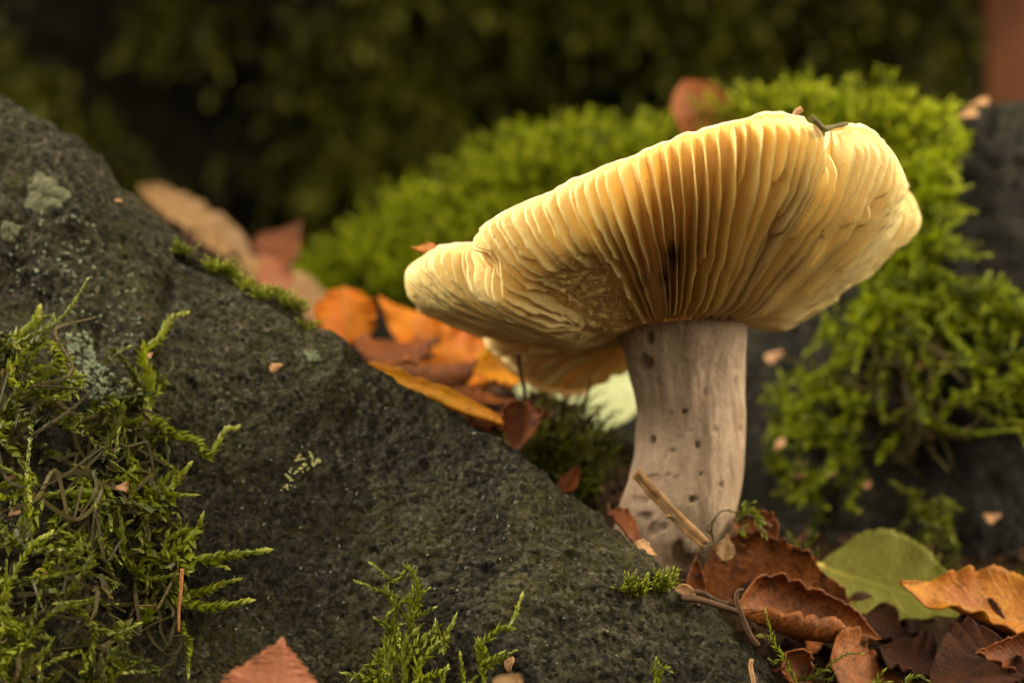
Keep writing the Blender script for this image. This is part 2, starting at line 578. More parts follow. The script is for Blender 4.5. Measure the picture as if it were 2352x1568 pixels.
crest_front = [(-420, 10), (-200, 120), (0, 226), (65, 258), (150, 310), (200, 350), (265, 425), (300, 445), (352, 481), (441, 547), (473, 573),
               (547, 610), (617, 649), (672, 690), (715, 738), (760, 770), (800, 815), (840, 848), (900, 880), (960, 905), (1000, 925), (1060, 952),
               (1120, 985), (1180, 1015), (1230, 1050), (1290, 1105), (1340, 1150), (1400, 1205), (1440, 1240), (1480, 1280), (1515, 1325),
               (1560, 1362), (1620, 1395), (1670, 1438), (1720, 1495), (1750, 1545), (1790, 1640), (1850, 1760)]
crest_front = [(a, b + 6 + 18 * min(1, max(0, (600 - a) / 500))) for a, b in crest_front]
rock, rv, rf = boulder('front_rock', crest_front, [(-420, 0.30), (0, 0.12), (700, 0.0), (1100, -0.12), (1450, -0.20), (1850, -0.30)],
                       M_rock, -0.60, [(-420, 0.62), (0, 0.58), (700, 0.52), (1450, 0.50), (1850, 0.6)], 640, 400, 40, 0.07,
                       [(0.026, 2.0, 3, 1), (0.0065, 11, 3, 2), (0.0040, 34, 3, 3), (0.0030, 95, 2, 4)], 0.45, 5,
                       [(414, 585, 600, 668, 10, 0.028), (600, 668, 715, 745, 10, 0.026), (380, 640, 340, 900, 26, 0.02), (0, 640, 200, 780, 60, 0.03)])
tag(rock, 'dark grey grainy boulder sloping down across the left foreground', 'rock')
bvh_rock = bvh_of(rv, rf)

crest_back = [(450, 900), (560, 760), (640, 690), (720, 640), (800, 585), (900, 525), (1050, 460), (1200, 395), (1350, 355), (1500, 340), (1700, 325), (1850, 310),
              (2000, 300), (2130, 296), (2200, 290), (2352, 262), (2600, 270), (3000, 330)]
boul, bv, bf = boulder('mossy_boulder', crest_back, [(450, 1.75), (1350, 1.45), (1850, 1.05), (2150, 0.85), (2600, 0.85), (3000, 0.9)], M_rock2, -0.1,
                       [(450, 0.9), (1000, 0.9), (1500, 0.75), (1800, 0.55), (2100, 0.45), (3000, 0.45)], 300, 180, 30, 0.10,
                       [(0.045, 2.0, 3, 1), (0.014, 9, 3, 2), (0.004, 32, 2, 3)], 0.6, 41)
tag(boul, 'dark boulder behind the mushroom, partly covered by bright green moss', 'rock')
bvh_boul = bvh_of(bv, bf)


# ------------------------------------------------------------------ dark bank far behind
def build_bank():
    nx, nz = 240, 120
    xs = np.linspace(-7.5, 4.6, nx)
    zs = np.linspace(-0.6, 7.0, nz)
    X, Z = np.meshgrid(xs, zs, indexing='ij')
    Y = 4.7 - 0.16 * Z - 0.03 * Z * Z  # unseen upper bank leans forward, an overhang shaped to shut out sky light
    edge = smooth(1.50, 1.72, X - 0.05 * np.sin(Z * 5))
    Y = Y + edge * 3.2
    V = np.stack([X, Y, Z], -1)
    V[..., 1] += 0.34 * fbm(V, 0.9, 4, 71) + 0.10 * fbm(V, 4.0, 3, 75)
    return V.reshape(-1, 3), grid_faces(nx, nz)[:, ::-1]


kv, kf = build_bank()
bank = mesh_obj('mossy_bank', kv, kf, M_bank)
bank['kind'] = 'structure'
bvh_bank = bvh_of(kv, kf)


# ------------------------------------------------------------------ moss
class Shoots:
    """collects moss shoots: a thin stem and many small pointed leaflets"""

    def __init__(s):
        s.v, s.f3, s.f4, s.tip, s.var, s.n = [], [], [], [], [], 0

    def _add(s, v, tip, var):
        s.v.append(v)
        s.tip.append(tip)
        s.var.append(var)
        s.n += len(v)

    def shoot(s, pts, leaf=0.018, step=0.0055, stem=0.0016, spread=0.75, var=None, palest=0.12, flat=0.0, width=0.34, taper=0.55):
        pts = np.asarray(pts, float)
        if len(pts) < 2:
            return
        var = random.random() if var is None else var
        q = np.vstack([2 * pts[0] - pts[1], pts, 2 * pts[-1] - pts[-2]])
        out = []
        for i in range(1, len(q) - 2):
            a, b, c, d = q[i - 1], q[i], q[i + 1], q[i + 2]
            k = max(2, int(np.linalg.norm(c - b) / step))
            t = np.linspace(0, 1, k, endpoint=False)[:, None]
            out.append(0.5 * ((2 * b) + (-a + c) * t + (2 * a - 5 * b + 4 * c - d) * t * t + (-a + 3 * b - 3 * c + d) * t ** 3))
        out.append(pts[-1:])
        L = np.vstack(out)
        n = len(L)
        nrm = lambda a: a / (np.linalg.norm(a, axis=1, keepdims=True) + 1e-9)
        T = nrm(np.gradient(L, axis=0))
        A = nrm(np.cross(T, np.array((0.13, 0.9, 0.42))))
        B = np.cross(T, A)
        u = np.linspace(0, 1, n)
        idx = np.unique(np.append(np.arange(0, n, 2), n - 1))
        r = (stem * (1.15 - 0.6 * u[idx]))[:, None, None]
        an = (np.arange(3) * 2.094)[None, :, None]
        tv = L[idx][:, None] + r * (np.cos(an) * A[idx][:, None] + np.sin(an) * B[idx][:, None])
        m = len(idx)
        j, k = np.meshgrid(np.arange(m - 1), np.arange(3), indexing='ij')
        p0, p1 = s.n + j * 3 + k, s.n + j * 3 + (k + 1) % 3
        s.f4.append(np.stack([p0, p1, p1 + 3, p0 + 3], -1).reshape(-1, 4))
        s._add(tv.reshape(-1, 3), np.zeros(m * 3), np.full(m * 3, var * 0.6))
        an = np.cumsum(2.4 + rng.uniform(-0.3, 0.3, n)) + random.random() * 6
        ll = (leaf * (1 - taper * u) * rng.uniform(0.75, 1.2, n) * (0.6 + 0.4 * np.minimum(1, u * 6)))[:, None]
        sp = (spread * (1 - 0.72 * np.clip((u - 0.72) / 0.28, 0, 1)) * rng.uniform(0.8, 1.2, n))[:, None]
        side = nrm(np.cos(an)[:, None] * A + (1 - flat) * np.sin(an)[:, None] * B)
        d = np.cos(sp) * T + np.sin(sp) * side
        wv = nrm(np.cross(d, side))
        up = np.cross(wv, d)
        w_ = ll * width * 0.5
        curl = up * ll * rng.uniform(-0.22, 0.05, n)[:, None]
        V = np.stack([L, L + d * ll * 0.42 + wv * w_ - up * w_ * 0.4, L + d * ll * 0.5, L + d * ll * 0.42 - wv * w_ - up * w_ * 0.4, L + d * ll + curl], 1)
        vv = np.clip(var + rng.uniform(-0.18, 0.18, n), 0, 1)
        pal = np.where(u < 0.8, palest * 0.5, palest + (1 - palest) * (u - 0.8) / 0.2 * 0.9)
        tip = np.stack([pal * 0.2, pal * 0.7, pal * 0.7, pal * 0.7, np.minimum(1, pal + 0.22)], 1)
        vr = np.stack([vv * 0.7, vv, vv, vv, vv], 1)
        k0 = s.n + np.arange(n)[:, None, None] * 5
        s.f3.append((k0 + np.array([[0, 1, 2], [1, 4, 2], [0, 2, 3], [2, 4, 3]])[None]).reshape(-1, 3))
        s._add(V.reshape(-1, 3), tip.ravel(), vr.ravel())

    def build(s, name, mat, parent=None):
        faces = np.vstack(s.f3).tolist() + np.vstack(s.f4).tolist()
        return mesh_obj(name, np.vstack(s.v), faces, mat, parent, False, attrs={'tip': np.concatenate(s.tip), 'var': np.concatenate(s.var)})


def along(bvh, pix, lift=0.012, jitter=0.004, end_lift=0.0):
    r = []
    last = None
    for i, (a, b) in enumerate(pix):
        p, n = hit(bvh, a, b, lift + end_lift * i / max(1, len(pix) - 1))
        if p is None:
            if last is None:
                continue
            p = P(a, b, last[1])
        r.append(p + rng.normal(0, jitter, 3) * (0 if i == 0 else 1))
        last = p
    return r


# ---- left: single shoots that stand out, drawn over the rock
left_shoots = [
    ('feathery green moss shoot with upturned tip reaching farthest over the rock face', [(270, 990), (330, 985), (397, 1007), (435, 1029), (463, 1067), (496, 1029), (531, 974)], 1, .024),
    ('thin green moss shoot ending in a pale bud below the upturned one', [(275, 1023), (297, 1084), (341, 1112), (375, 1145), (441, 1131)], 1, .020),
    ('upper of two long pale moss tips pointing right above the brown leaf', [(400, 1235), (419, 1260), (479, 1284), (529, 1290), (595, 1293)], 1, .024),
    ('lower of two long pale moss tips pointing right above the brown leaf', [(366, 1340), (386, 1354), (430, 1376), (496, 1392), (578, 1376)], 1, .024),
    ('short moss tip curving up between the two long pale tips', [(430, 1376), (468, 1348), (500, 1332), (520, 1321)], 1, .018),
    ('small moss tip just under the upper long pale tip', [(405, 1268), (430, 1299), (462, 1312), (493, 1326)], 1, .018),
    ('bushy moss shoot rising above the upper long pale tip', [(380, 1304), (400, 1280), (419, 1255), (454, 1219)], 1, .022),
    ('curved moss shoot hanging beside the pink seed in the moss', [(285, 1140), (297, 1150), (319, 1189), (358, 1222)], 1, .016),
    ('topmost moss strand climbing the groove of the front rock', [(330, 960), (318, 880), (314, 840), (330, 798), (364, 754), (416, 754)], 1, .024),
    ('moss tip leaning right off the climbing strand', [(314, 905), (340, 915), (360, 912), (383, 919)], 1, .018),
    ('lone bright moss bud at the left photo edge above the tangle', [(10, 830), (28, 814), (61, 781), (88, 759)], 1, .022),
    ('bright drooping moss shoot right of the lone bud', [(95, 800), (110, 825), (138, 864), (176, 913)], 1, .022),
    ('long bare olive moss strand looping down through the tangle', [(226, 1145), (209, 1227), (204, 1299), (242, 1354), (292, 1365)], 0, .010),
    ('olive moss strand hanging under the pink seed', [(262, 1150), (268, 1190), (275, 1235), (285, 1280)], 0, .010),
    ('bent olive moss strand near the bottom left of the tangle', [(150, 1280), (130, 1340), (118, 1390), (150, 1412), (186, 1410)], 0, .012),
    ('green moss shoot hanging at the lower right end of the tangle', [(405, 1450), (415, 1490), (430, 1530), (440, 1575)], 1, .016),
    ('short green moss shoot in the middle of the tangle pointing right', [(200, 1230), (235, 1250), (262, 1235), (300, 1232)], 1, .016),
]
for lab, pix, kind, lf in left_shoots:
    S_ = Shoots()
    pts = along(bvh_rock, pix, 0.030, 0.002, 0.012)
    S_.shoot(pts, lf * (1.35 if kind else 1.0), 0.0026, 0.0030 if kind else 0.0034, 0.60, 0.85 if kind else 0.45, 0.35 if kind else 0.1, flat=0.35, width=0.55, taper=0.45)
    tag(S_.build('moss_shoot', M_moss if kind else M_mossold), lab, 'moss', 'single moss shoots over the front rock')

# ---- left: the tangle itself
def inside(poly, x, y):
    c = False
    j = len(poly) - 1
    for i in range(len(poly)):
        xi, yi = poly[i]
        xj, yj = poly[j]
        if (yi > y) != (yj > y) and x < (xj - xi) * (y - yi) / (yj - yi) + xi:
            c = not c
        j = i
    return c


poly_left = [(-200, 800), (30, 830), (150, 890), (230, 900), (300, 860), (340, 880), (400, 1010), (380, 1100), (400, 1200), (440, 1270), (440, 1360), (400, 1420), (430, 1500), (440, 1620), (-200, 1620)]
A_, B_ = Shoots(), Shoots()
cnt = 0
while cnt < 330:
    x, y = random.uniform(-150, 450), random.uniform(790, 1620)
    if not inside(poly_left, x, y):
        continue
    dens = float(vnoise(np.array((x / 95.0, y / 95.0, 0.0)), 1.0, 401)) + 0.25
    if dens < random.uniform(-0.35, 0.25):
        continue
    cnt += 1
    an = random.gauss(1.1, 0.8) if random.random() < 0.6 else random.uniform(-1.4, 0.6)
    old = random.random() < (0.46 if y > 950 else 0.2)
    L = random.uniform(70, 190) if old else random.uniform(45, 125)
    bend = random.uniform(-1.4, 1.4)
    pix = [(x, y)]
    for k in range(4):
        x += math.cos(an) * L / 4
        y += math.sin(an) * L / 4
        an += bend / 4
        pix.append((x, y))
    if x > 415:
        continue
    lft = random.uniform(0.0, 0.10) * (1.0 if x < 280 else 0.45)
    pts = along(bvh_rock, pix, lft, 0.004, random.uniform(-0.01, 0.045))
    if len(pts) < 3:
        continue
    if old:
        B_.shoot(pts, random.uniform(0.010, 0.018), 0.0038, random.uniform(0.003, 0.0045), 0.45, random.random(), 0.05, 0.2, 0.45)
    else:
        A_.shoot(pts, random.uniform(0.018, 0.031), 0.0032, 0.0030, 0.55, random.random(), random.choice((0.1, 0.3, 0.5)), 0.35, 0.58, 0.55)
o = A_.build('moss_tangle', M_moss)
tag(o, 'green feathery moss tangle covering the lower left of the front rock', 'moss', kind='stuff')
o = B_.build('old_moss_tangle', M_mossold)
tag(o, 'olive brown old moss strands woven through the green tangle', 'moss', kind='stuff')

# ---- front tuft at the bottom edge and the sprig right of it
tuft = [
    [(955, 1590), (955, 1506), (958, 1471), (960, 1436), (958, 1412), (958, 1370), (955, 1342), (946, 1323), (918, 1319), (885, 1326)],
    [(920, 1590), (913, 1494), (906, 1459), (899, 1424), (897, 1389), (885, 1366), (878, 1342)],
    [(958, 1511), (975, 1500), (993, 1487), (1015, 1462), (1037, 1441)],
    [(958, 1530), (980, 1515), (1005, 1502), (1025, 1487), (1040, 1471)],
    [(955, 1575), (970, 1553), (1005, 1530), (1035, 1506)],
    [(950, 1590), (985, 1560), (1028, 1548)],
    [(930, 1590), (887, 1553), (852, 1523), (817, 1532)],
    [(915, 1570), (880, 1540), (900, 1538), (922, 1546)],
    [(925, 1560), (890, 1520), (887, 1511), (915, 1522), (944, 1532)],
    [(962, 1400), (968, 1388), (979, 1375)],
    [(961, 1430), (975, 1415), (1000, 1405)],
    [(960, 1460), (980, 1442), (1007, 1420)],
    [(950, 1430), (940, 1412), (930, 1391)],
    [(948, 1395), (940, 1385), (934, 1378)],
    [(908, 1470), (925, 1450), (922, 1430)],
    [(908, 1480), (895, 1465), (882, 1458)],
    [(911, 1500), (895, 1490), (880, 1483)],
    [(915, 1520), (900, 1500), (925, 1475), (928, 1455)],
    [(900, 1600), (860, 1570), (825, 1560)],
    [(940, 1600), (1000, 1585), (1040, 1575)],
    [(930, 1600), (900, 1580), (860, 1590)],
]
S_ = Shoots()
for i, pix in enumerate(tuft):
    big = i < 9 or i > 17
    pts = along(bvh_rock, pix, 0.030, 0.001, 0.02)
    S_.shoot(pts, 0.026 if big else 0.018, 0.0025, 0.0026, 0.62, random.uniform(0.4, 1.0), 0.25, 0.45, 0.5, 0.5)
tag(S_.build('moss_tuft', M_moss), 'upright fern-like green moss tuft with hooked top at the bottom edge', 'moss')
S_ = Shoots()
for pix in ([(1075, 1600), (1101, 1553), (1124, 1520), (1143, 1502), (1164, 1473), (1180, 1448), (1198, 1408)], [(1128, 1518), (1145, 1512), (1162, 1506)],
            [(1108, 1545), (1128, 1540), (1145, 1535)], [(1122, 1524), (1112, 1510), (1108, 1497)], [(1096, 1562), (1080, 1552), (1068, 1550)]):
    S_.shoot(along(bvh_rock, pix, 0.028, 0.001, 0.02), 0.025 if len(pix) > 4 else 0.018, 0.0026, 0.0026, 0.52, 0.75, 0.4, 0.45, 0.52, 0.4)
tag(S_.build('moss_sprig', M_moss), 'single slanting moss sprig with pale tip right of the upright tuft', 'moss')
S_ = Shoots()
for pix in ([(1495, 1600), (1497, 1560), (1500, 1530)], [(1497, 1590), (1503, 1562), (1512, 1540)], [(1495, 1590), (1490, 1560), (1487, 1545)]):
    S_.shoot(along(bvh_rock, pix, 0.02, 0.001, 0.02), 0.018, 0.004, 0.002, 0.5, 0.75, 0.45, 0.3, 0.42, 0.4)
tag(S_.build('moss_sprig', M_moss), 'small pale moss bud at the bottom edge in front of the dark leaves', 'moss')

# ---- moss in the groove of the front rock crest
S_ = Shoots()
for k in range(150):
    t = k / 149
    x = 470 + t * 240 + random.gauss(0, 5)
    y = np.interp(x, [470, 586, 715], [618, 655, 738]) + random.gauss(0, 5)
    while hit(bvh_rock, x, y)[0] is None or hit(bvh_rock, x, y)[0][1] > 0.4:
        y += 4
    p, n = hit(bvh_rock, x, y, 0.0)
    if p is None or p[1] > 0.4:
        continue
    d = np.array((random.uniform(-0.6, 0.9), random.uniform(-0.6, 0.1), random.uniform(0.4, 1.1)))
    d /= np.linalg.norm(d)
    L = random.uniform(0.012, 0.03)
    S_.shoot([p, p + d * L * 0.5, p + d * L + np.array((0, 0, -0.004))], 0.016, 0.004, 0.001, 0.7, random.uniform(0.4, 1), 0.1, 0, 0.4, 0.3)
tag(S_.build('moss_cushion', M_moss), 'bright green moss strip growing in the groove along the rock crest', 'moss')
for lab, x, y, nn in (('small dark green moss tuft on the rock crest by the groove', 547, 618, 14), ('tiny green moss tuft on the rock left of the groove', 420, 586, 10),
                      ('green moss tuft on the rock edge in front of the mushroom base', 1520, 1345, 34), ('dark green moss tuft on the rock below the mushroom base', 1455, 1360, 26)):
    S_ = Shoots()
    while True:          # walk down from the outline until the ray meets the rock
        pc, _n = hit(bvh_rock, x, y + 5, 0.0)
        if pc is not None:
            break
        y += 3
    for k in range(nn * 2):
        p, n = hit(bvh_rock, x + random.gauss(0, 4 + nn * 0.25), y + random.gauss(0, 2 + nn * 0.2), 0.0)
        if p is None or np.linalg.norm(p - pc) > 0.03:
            continue
        d = n * 0.7 + np.array((random.uniform(-0.7, 0.7), 0, random.uniform(-0.1, 0.9)))
        d /= np.linalg.norm(d)
        L = random.uniform(0.012, 0.030)
        S_.shoot([p, p + d * L * 0.5, p + d * L], 0.014, 0.0035, 0.001, 0.55, random.uniform(0.3, 1), 0.1, 0, 0.32, 0.3)
    tag(S_.build('moss_tuft', M_moss), lab, 'moss')

# ---- green carpet on the boulder behind
def carpet(name, poly, count, bvh, mat, label, hmin, hmax, leaf, down=0.0, step=0.012, kind=None, var=None, direct=(0, -0.3, 1), spread=0.7, palest=0.1):
    S_ = Shoots()
    xs = [p[0] for p in poly]
    ys = [p[1] for p in poly]
    c = tries = 0
    while c < count and tries < count * 12:
        tries += 1
        x, y = random.uniform(min(xs), max(xs)), random.uniform(min(ys), max(ys))
        if not inside(poly, x, y):
            continue
        p, n = hit(bvh, x, y, 0.0)
        if p is None:
            continue
        c += 1
        d = np.array(direct, float) + rng.normal(0, 0.38, 3) + n * 0.45
        d /= np.linalg.norm(d)
        L = random.uniform(hmin, hmax)
        mid = p + d * L * 0.55
        end = p + d * L + np.array((random.uniform(-.3, .3), -0.2, -down)) * L
        S_.shoot([p, mid, end], leaf * random.uniform(0.8, 1.2), step, leaf * 0.07, spread, random.random() if var is None else random.uniform(*var), palest, 0, 0.36, 0.4)
    o = S_.build(name, mat)
    return tag(o, label, 'moss', kind=kind)


carpet('moss_carpet', [(640, 650), (720, 585), (820, 510), (900, 450), (1050, 385), (1200, 315), (1350, 285), (1500, 285), (1700, 280), (1850, 262), (2000, 252), (2100, 262),
                       (2000, 420), (1700, 560), (1300, 700), (1250, 800), (1000, 720), (700, 690)], 3300, bvh_boul, M_mosshill,
       'thick bright green moss carpet rising behind the mushroom cap', 0.05, 0.13, 0.036, 0.10, 0.012, 'stuff', spread=0.5)
carpet('moss_cushion', [(1780, 265), (1900, 250), (2040, 250), (2110, 262), (2150, 300), (2120, 340), (2090, 380), (2060, 440), (1850, 380)], 480, bvh_boul, M_mosshill,
       'pale green moss cushion overhanging the boulder edge right of the cap', 0.04, 0.08, 0.036, 0.1, 0.010, None, (0.5, 1), (0.6, -0.3, 0.6), 0.5, 0.3)


def drape(name, poly, count, mat, label, ang, spread_a, lmin, lmax, leaf_, var, palest=0.15, lift=0.05, curve=1.2, stem_=0.0018, kind=None):
    S_ = Shoots()
    xs = [p[0] for p in poly]
    ys = [p[1] for p in poly]
    c = 0
    while c < count:
        x, y = random.uniform(min(xs), max(xs)), random.uniform(min(ys), max(ys))
        if not inside(poly, x, y):
            continue
        c += 1
        if float(vnoise(np.array((x / 60.0, y / 60.0, 3.0)), 1.0, 402)) < random.uniform(-0.5, 0.2):
            continue
        an = random.gauss(ang, spread_a)
        L = random.uniform(lmin, lmax)
        bend = random.gauss(0, curve)
        pix = [(x, y)]
        for k in range(4):
            x += math.cos(an) * L / 4
            y += math.sin(an) * L / 4
            an += bend / 4
            pix.append((x, y))
        pts = along(bvh_boul, pix, random.uniform(0.0, lift), 0.004, random.uniform(-0.01, 0.05))
        S_.shoot(pts, leaf_ * random.uniform(0.85, 1.4), leaf_ * 0.13, stem_, 0.72, random.uniform(*var), palest, 0.25, 0.42, 0.45)
    return tag(S_.build(name, mat), label, 'moss', kind=kind)


drape('moss_fringe', [(2040, 470), (2060, 400), (2110, 350), (2150, 320), (2160, 380), (2140, 450), (2110, 520), (2060, 540)], 60, M_mosshill,
      'green moss fringe poking out beside the right tip of the cap', -0.1, 0.5, 50, 120, 0.034, (0.4, 1), 0.25)
drape('moss_drape', [(1870, 690), (1960, 600), (2050, 520), (2130, 530), (2200, 580), (2220, 660), (2180, 730), (2100, 780), (1990, 790), (1900, 740)], 260, M_mosshill,
      'green moss draping down the dark boulder face right of the cap', 1.0, 0.7, 45, 115, 0.026, (0.05, 0.9), 0.2)
drape('old_moss_drape', [(1960, 760), (2170, 730), (2190, 840), (2120, 960), (2040, 1000), (1990, 900)], 95, M_mossold,
      'brown withered moss strands hanging below the green drape', 1.6, 0.45, 90, 200, 0.016, (0.2, 1), 0.05, 0.05, 0.9, 0.0030)
drape('moss_clump', [(1790, 930), (1810, 885), (1850, 865), (1980, 885), (2010, 960), (1990, 1050), (1950, 1080), (1960, 1180), (1900, 1170), (1840, 1110), (1790, 1070)], 200, M_mosshill,
      'green moss clump low on the boulder right of the mushroom stem', 2.2, 1.0, 35, 85, 0.025, (0.0, 0.75), 0.2)
drape('moss_clump', [(2240, 760), (2260, 700), (2330, 690), (2420, 700), (2420, 940), (2330, 950), (2260, 880)], 150, M_mosshill,
      'green moss clump on the boulder face at the right photo edge', 1.4, 0.9, 40, 95, 0.026, (0.05, 0.8), 0.15)
drape('moss_wisp', [(2100, 1150), (2170, 1140), (2190, 1240), (2220, 1320), (2140, 1320)], 26, M_mossdark,
      'sparse dull green moss wisps low on the boulder above the green leaf', 1.2, 0.8, 40, 90, 0.026, (0.2, 0.9), 0.1, kind='stuff')
S_ = Shoots()
hand = [[(2120, 640), (2160, 700), (2190, 780), (2215, 830), (2200, 870)], [(2060, 760), (2090, 830), (2110, 900), (2150, 960), (2220, 1010), (2300, 1030)], [(2180, 790), (2240, 870), (2290, 940), (2330, 980), (2330, 1030)],
        [(2040, 800), (1990, 830), (1940, 870), (1900, 900)], [(2090, 780), (2060, 860), (2040, 940), (2060, 1000)], [(2130, 800), (2150, 880), (2160, 960), (2170, 1000)],
        [(1990, 1100), (1970, 1150), (1990, 1200)], [(2170, 1010), (2190, 960), (2230, 920)], [(1900, 930), (1850, 960), (1830, 900)], [(2200, 900), (2260, 960), (2310, 990)],
        [(2070, 1020), (2040, 1060), (2010, 1090)], [(2330, 1330), (2350, 1370), (2370, 1400)], [(2110, 560), (2160, 600), (2230, 640)], [(2050, 500), (2120, 490), (2160, 420)]]
for pix in hand:
    S_.shoot(along(bvh_boul, pix, 0.04, 0.004, 0.03), 0.034, 0.004, 0.0020, 0.68, random.uniform(0.3, 0.8), 0.2, 0.2, 0.4, 0.4)
tag(S_.build('moss_strands', M_mosshill), 'long loose green moss strands trailing across the dark boulder face', 'moss', kind='stuff')

# ---- moss between the rock and the stem
S_ = Shoots()
for k in range(420):
    x, y = min(random.gauss(1300, 50), 1375), random.gauss(1070, 50)
    p, n = hit(bvh_ground, x, y, 0.0)
    if p is None or p[1] > 0.9 or p[1] < 0.02:
        continue
    d = np.array((random.uniform(-0.6, 0.6), random.uniform(-0.6, 0.2), random.uniform(0.3, 1)))
    d /= np.linalg.norm(d)
    L = random.uniform(0.04, 0.10)
    S_.shoot([p, p + d * L * 0.5, p + d * L + np.array((0, 0, -0.02))], 0.02, 0.007, 0.002, 0.7, random.random() * 0.8, 0.05, 0, 0.36, 0.4)
tag(S_.build('moss_clump', M_mossdark), 'dark green moss in the gap between the rock and the stem', 'moss', kind='stuff')

# ---- moss on the dark bank
S_ = Shoots()
c = 0
while c < 3600:
    x, y = random.uniform(-250, 2230), random.uniform(-140, 700)
    p, n = hit(bvh_bank, x, y, 0.0)
    if p is None or p[1] > 5.6:
        continue
    f1 = 0.75 * float(vnoise(p, 3.4, 301)) + 0.65 * float(vnoise(p, 7.5, 302))
    right = smooth(400, 1000, x)
    if f1 < -0.08 + 0.30 * (1 - right) + random.gauss(0, 0.10):
        c += 0.25
        continue
    c += 1
    d = np.array((0, -0.6, 0.15)) + rng.normal(0, 0.4, 3)
    d /= np.linalg.norm(d)
    L = random.uniform(0.10, 0.30)
    vr = min(1, max(0, 0.05 + 1.0 * f1 + random.gauss(0, 0.15)))
    S_.shoot([p, p + d * L * 0.55, p + d * L + np.array((0, -0.2, -0.5)) * L], 0.12 * random.uniform(0.7, 1.2), 0.045, 0.006, 0.7, vr, 0.2, 0, 0.4, 0.4)
tag(S_.build('bank_moss', M_mossdark), 'dull blurred moss tufts scattered over the dark bank in the background', 'moss', kind='stuff')

# ------------------------------------------------------------------ the mushroom
base_root = P(1545, 1310, 0.0)
mush = thing('mushroom', 'tall cream gilled mushroom with tilted funnel cap beside the front rock', 'mushroom', base_root)

# stem
prof = [(735, 1566, 150), (752, 1565, 152), (775, 1566, 147), (800, 1570, 140), (840, 1575, 131), (880, 1581, 124), (940, 1589, 125), (1020, 1586, 129), (1100, 1575, 137),
        (1150, 1562, 141), (1200, 1551, 141), (1260, 1538, 140), (1320, 1533, 128), (1380, 1532, 105)]
pr = np.array(prof, float)
nth, nz = 160, 170
pys = np.linspace(735, 1380, nz)
cx = np.interp(pys, pr[:, 0], pr[:, 1])
rr = np.interp(pys, pr[:, 0], pr[:, 2])
ker = np.hanning(21)
ker /= ker.sum()
cx = np.convolve(np.pad(cx, 10, 'edge'), ker, 'valid')
rr = np.convolve(np.pad(rr, 10, 'edge'), ker, 'valid')
th = np.linspace(0, 2 * math.pi, nth, endpoint=False)
SV = np.zeros((nth, nz, 3))
s0 = sc(0)
for j in range(nz):
    c = P(cx[j], pys[j], 0)
    SV[:, j, 0] = c[0] + rr[j] * s0 * np.cos(th)
    SV[:, j, 1] = c[1] + rr[j] * s0 * 0.95 * np.sin(th)
    SV[:, j, 2] = c[2] - 0.012 * np.cos(th) * (1 - np.clip((pys[j] - 735) / 80, 0, 1)) * -1
NN = np.stack([np.cos(th)[:, None] + 0 * pys, np.sin(th)[:, None] + 0 * pys, 0 * SV[..., 0]], -1)
stretch = SV * np.array((1, 1, 0.22))
disp = 0.007 * fbm(SV, 5, 3, 21) + 0.0042 * fbm(stretch, 32, 3, 22)
pits = [(1490, 775, 9, 14, 1.0), (1483, 832, 15, 19, .9), (1478, 815, 6, 8, .8), (1571, 945, 7, 7, 1), (1493, 1010, 6, 11, 1), (1604, 1022, 7, 9, .9), (1546, 1034, 8, 5, .5), (1610, 1088, 5, 5, .7), (1658, 1114, 6, 8, .6),
        (1500, 1100, 22, 12, .35), (1590, 1147, 7, 7, .9), (1535, 1090, 5, 5, .5), (1478, 1185, 14, 12, .55), (1550, 1175, 7, 5, .5), (1637, 985, 5, 9, .35), (1700, 985, 4, 9, .4), (1690, 880, 4, 20, .4), (1510, 880, 4, 10, .4),
        (1560, 1270, 18, 30, 1.0), (1585, 1290, 25, 20, .9), (1500, 1215, 14, 16, .5), (1470, 1150, 20, 12, .4), (1540, 950, 4, 8, .35), (1525, 1210, 8, 8, .4), (1570, 830, 3, 10, .3), (1620, 900, 4, 12, .3)]
ppx, ppy = proj(SV)
pitv = np.zeros(ppx.shape)
front = SV[..., 1] < 0.02
wob = 0.55 * vnoise(SV, 55, 4) + 0.35 * vnoise(SV, 120, 6)
for (a, b, ra, rb, am) in pits:
    e = ((ppx - a) / ra) ** 2 + ((ppy - b) / rb) ** 2
    pitv = np.maximum(pitv, np.where(front, am * smooth(1.5, 0.35, e + wob), 0))
for k in range(30):
    a_, j_ = random.random() * 6.283, random.uniform(0.02, 0.98) * nz
    e = (np.minimum(np.abs(th - a_), 6.283 - np.abs(th - a_))[:, None] * 105 / 4.0) ** 2 + ((np.arange(nz)[None, :] - j_) * 3.8 / random.uniform(4, 9)) ** 2
    pitv = np.maximum(pitv, random.uniform(0.1, 0.4) * smooth(1.6, 0.3, e + wob))
disp = disp - 0.010 * pitv
SV = SV + NN * disp[..., None]
soil = smooth(1120, 1290, ppy) * 0.9
o = mesh_obj('stem', SV.reshape(-1, 3), grid_faces(nth, nz, True)[:, ::-1], M_stem, attrs={'pit': pitv.ravel(), 'soil': soil.ravel()})
at_origin(o, mush)

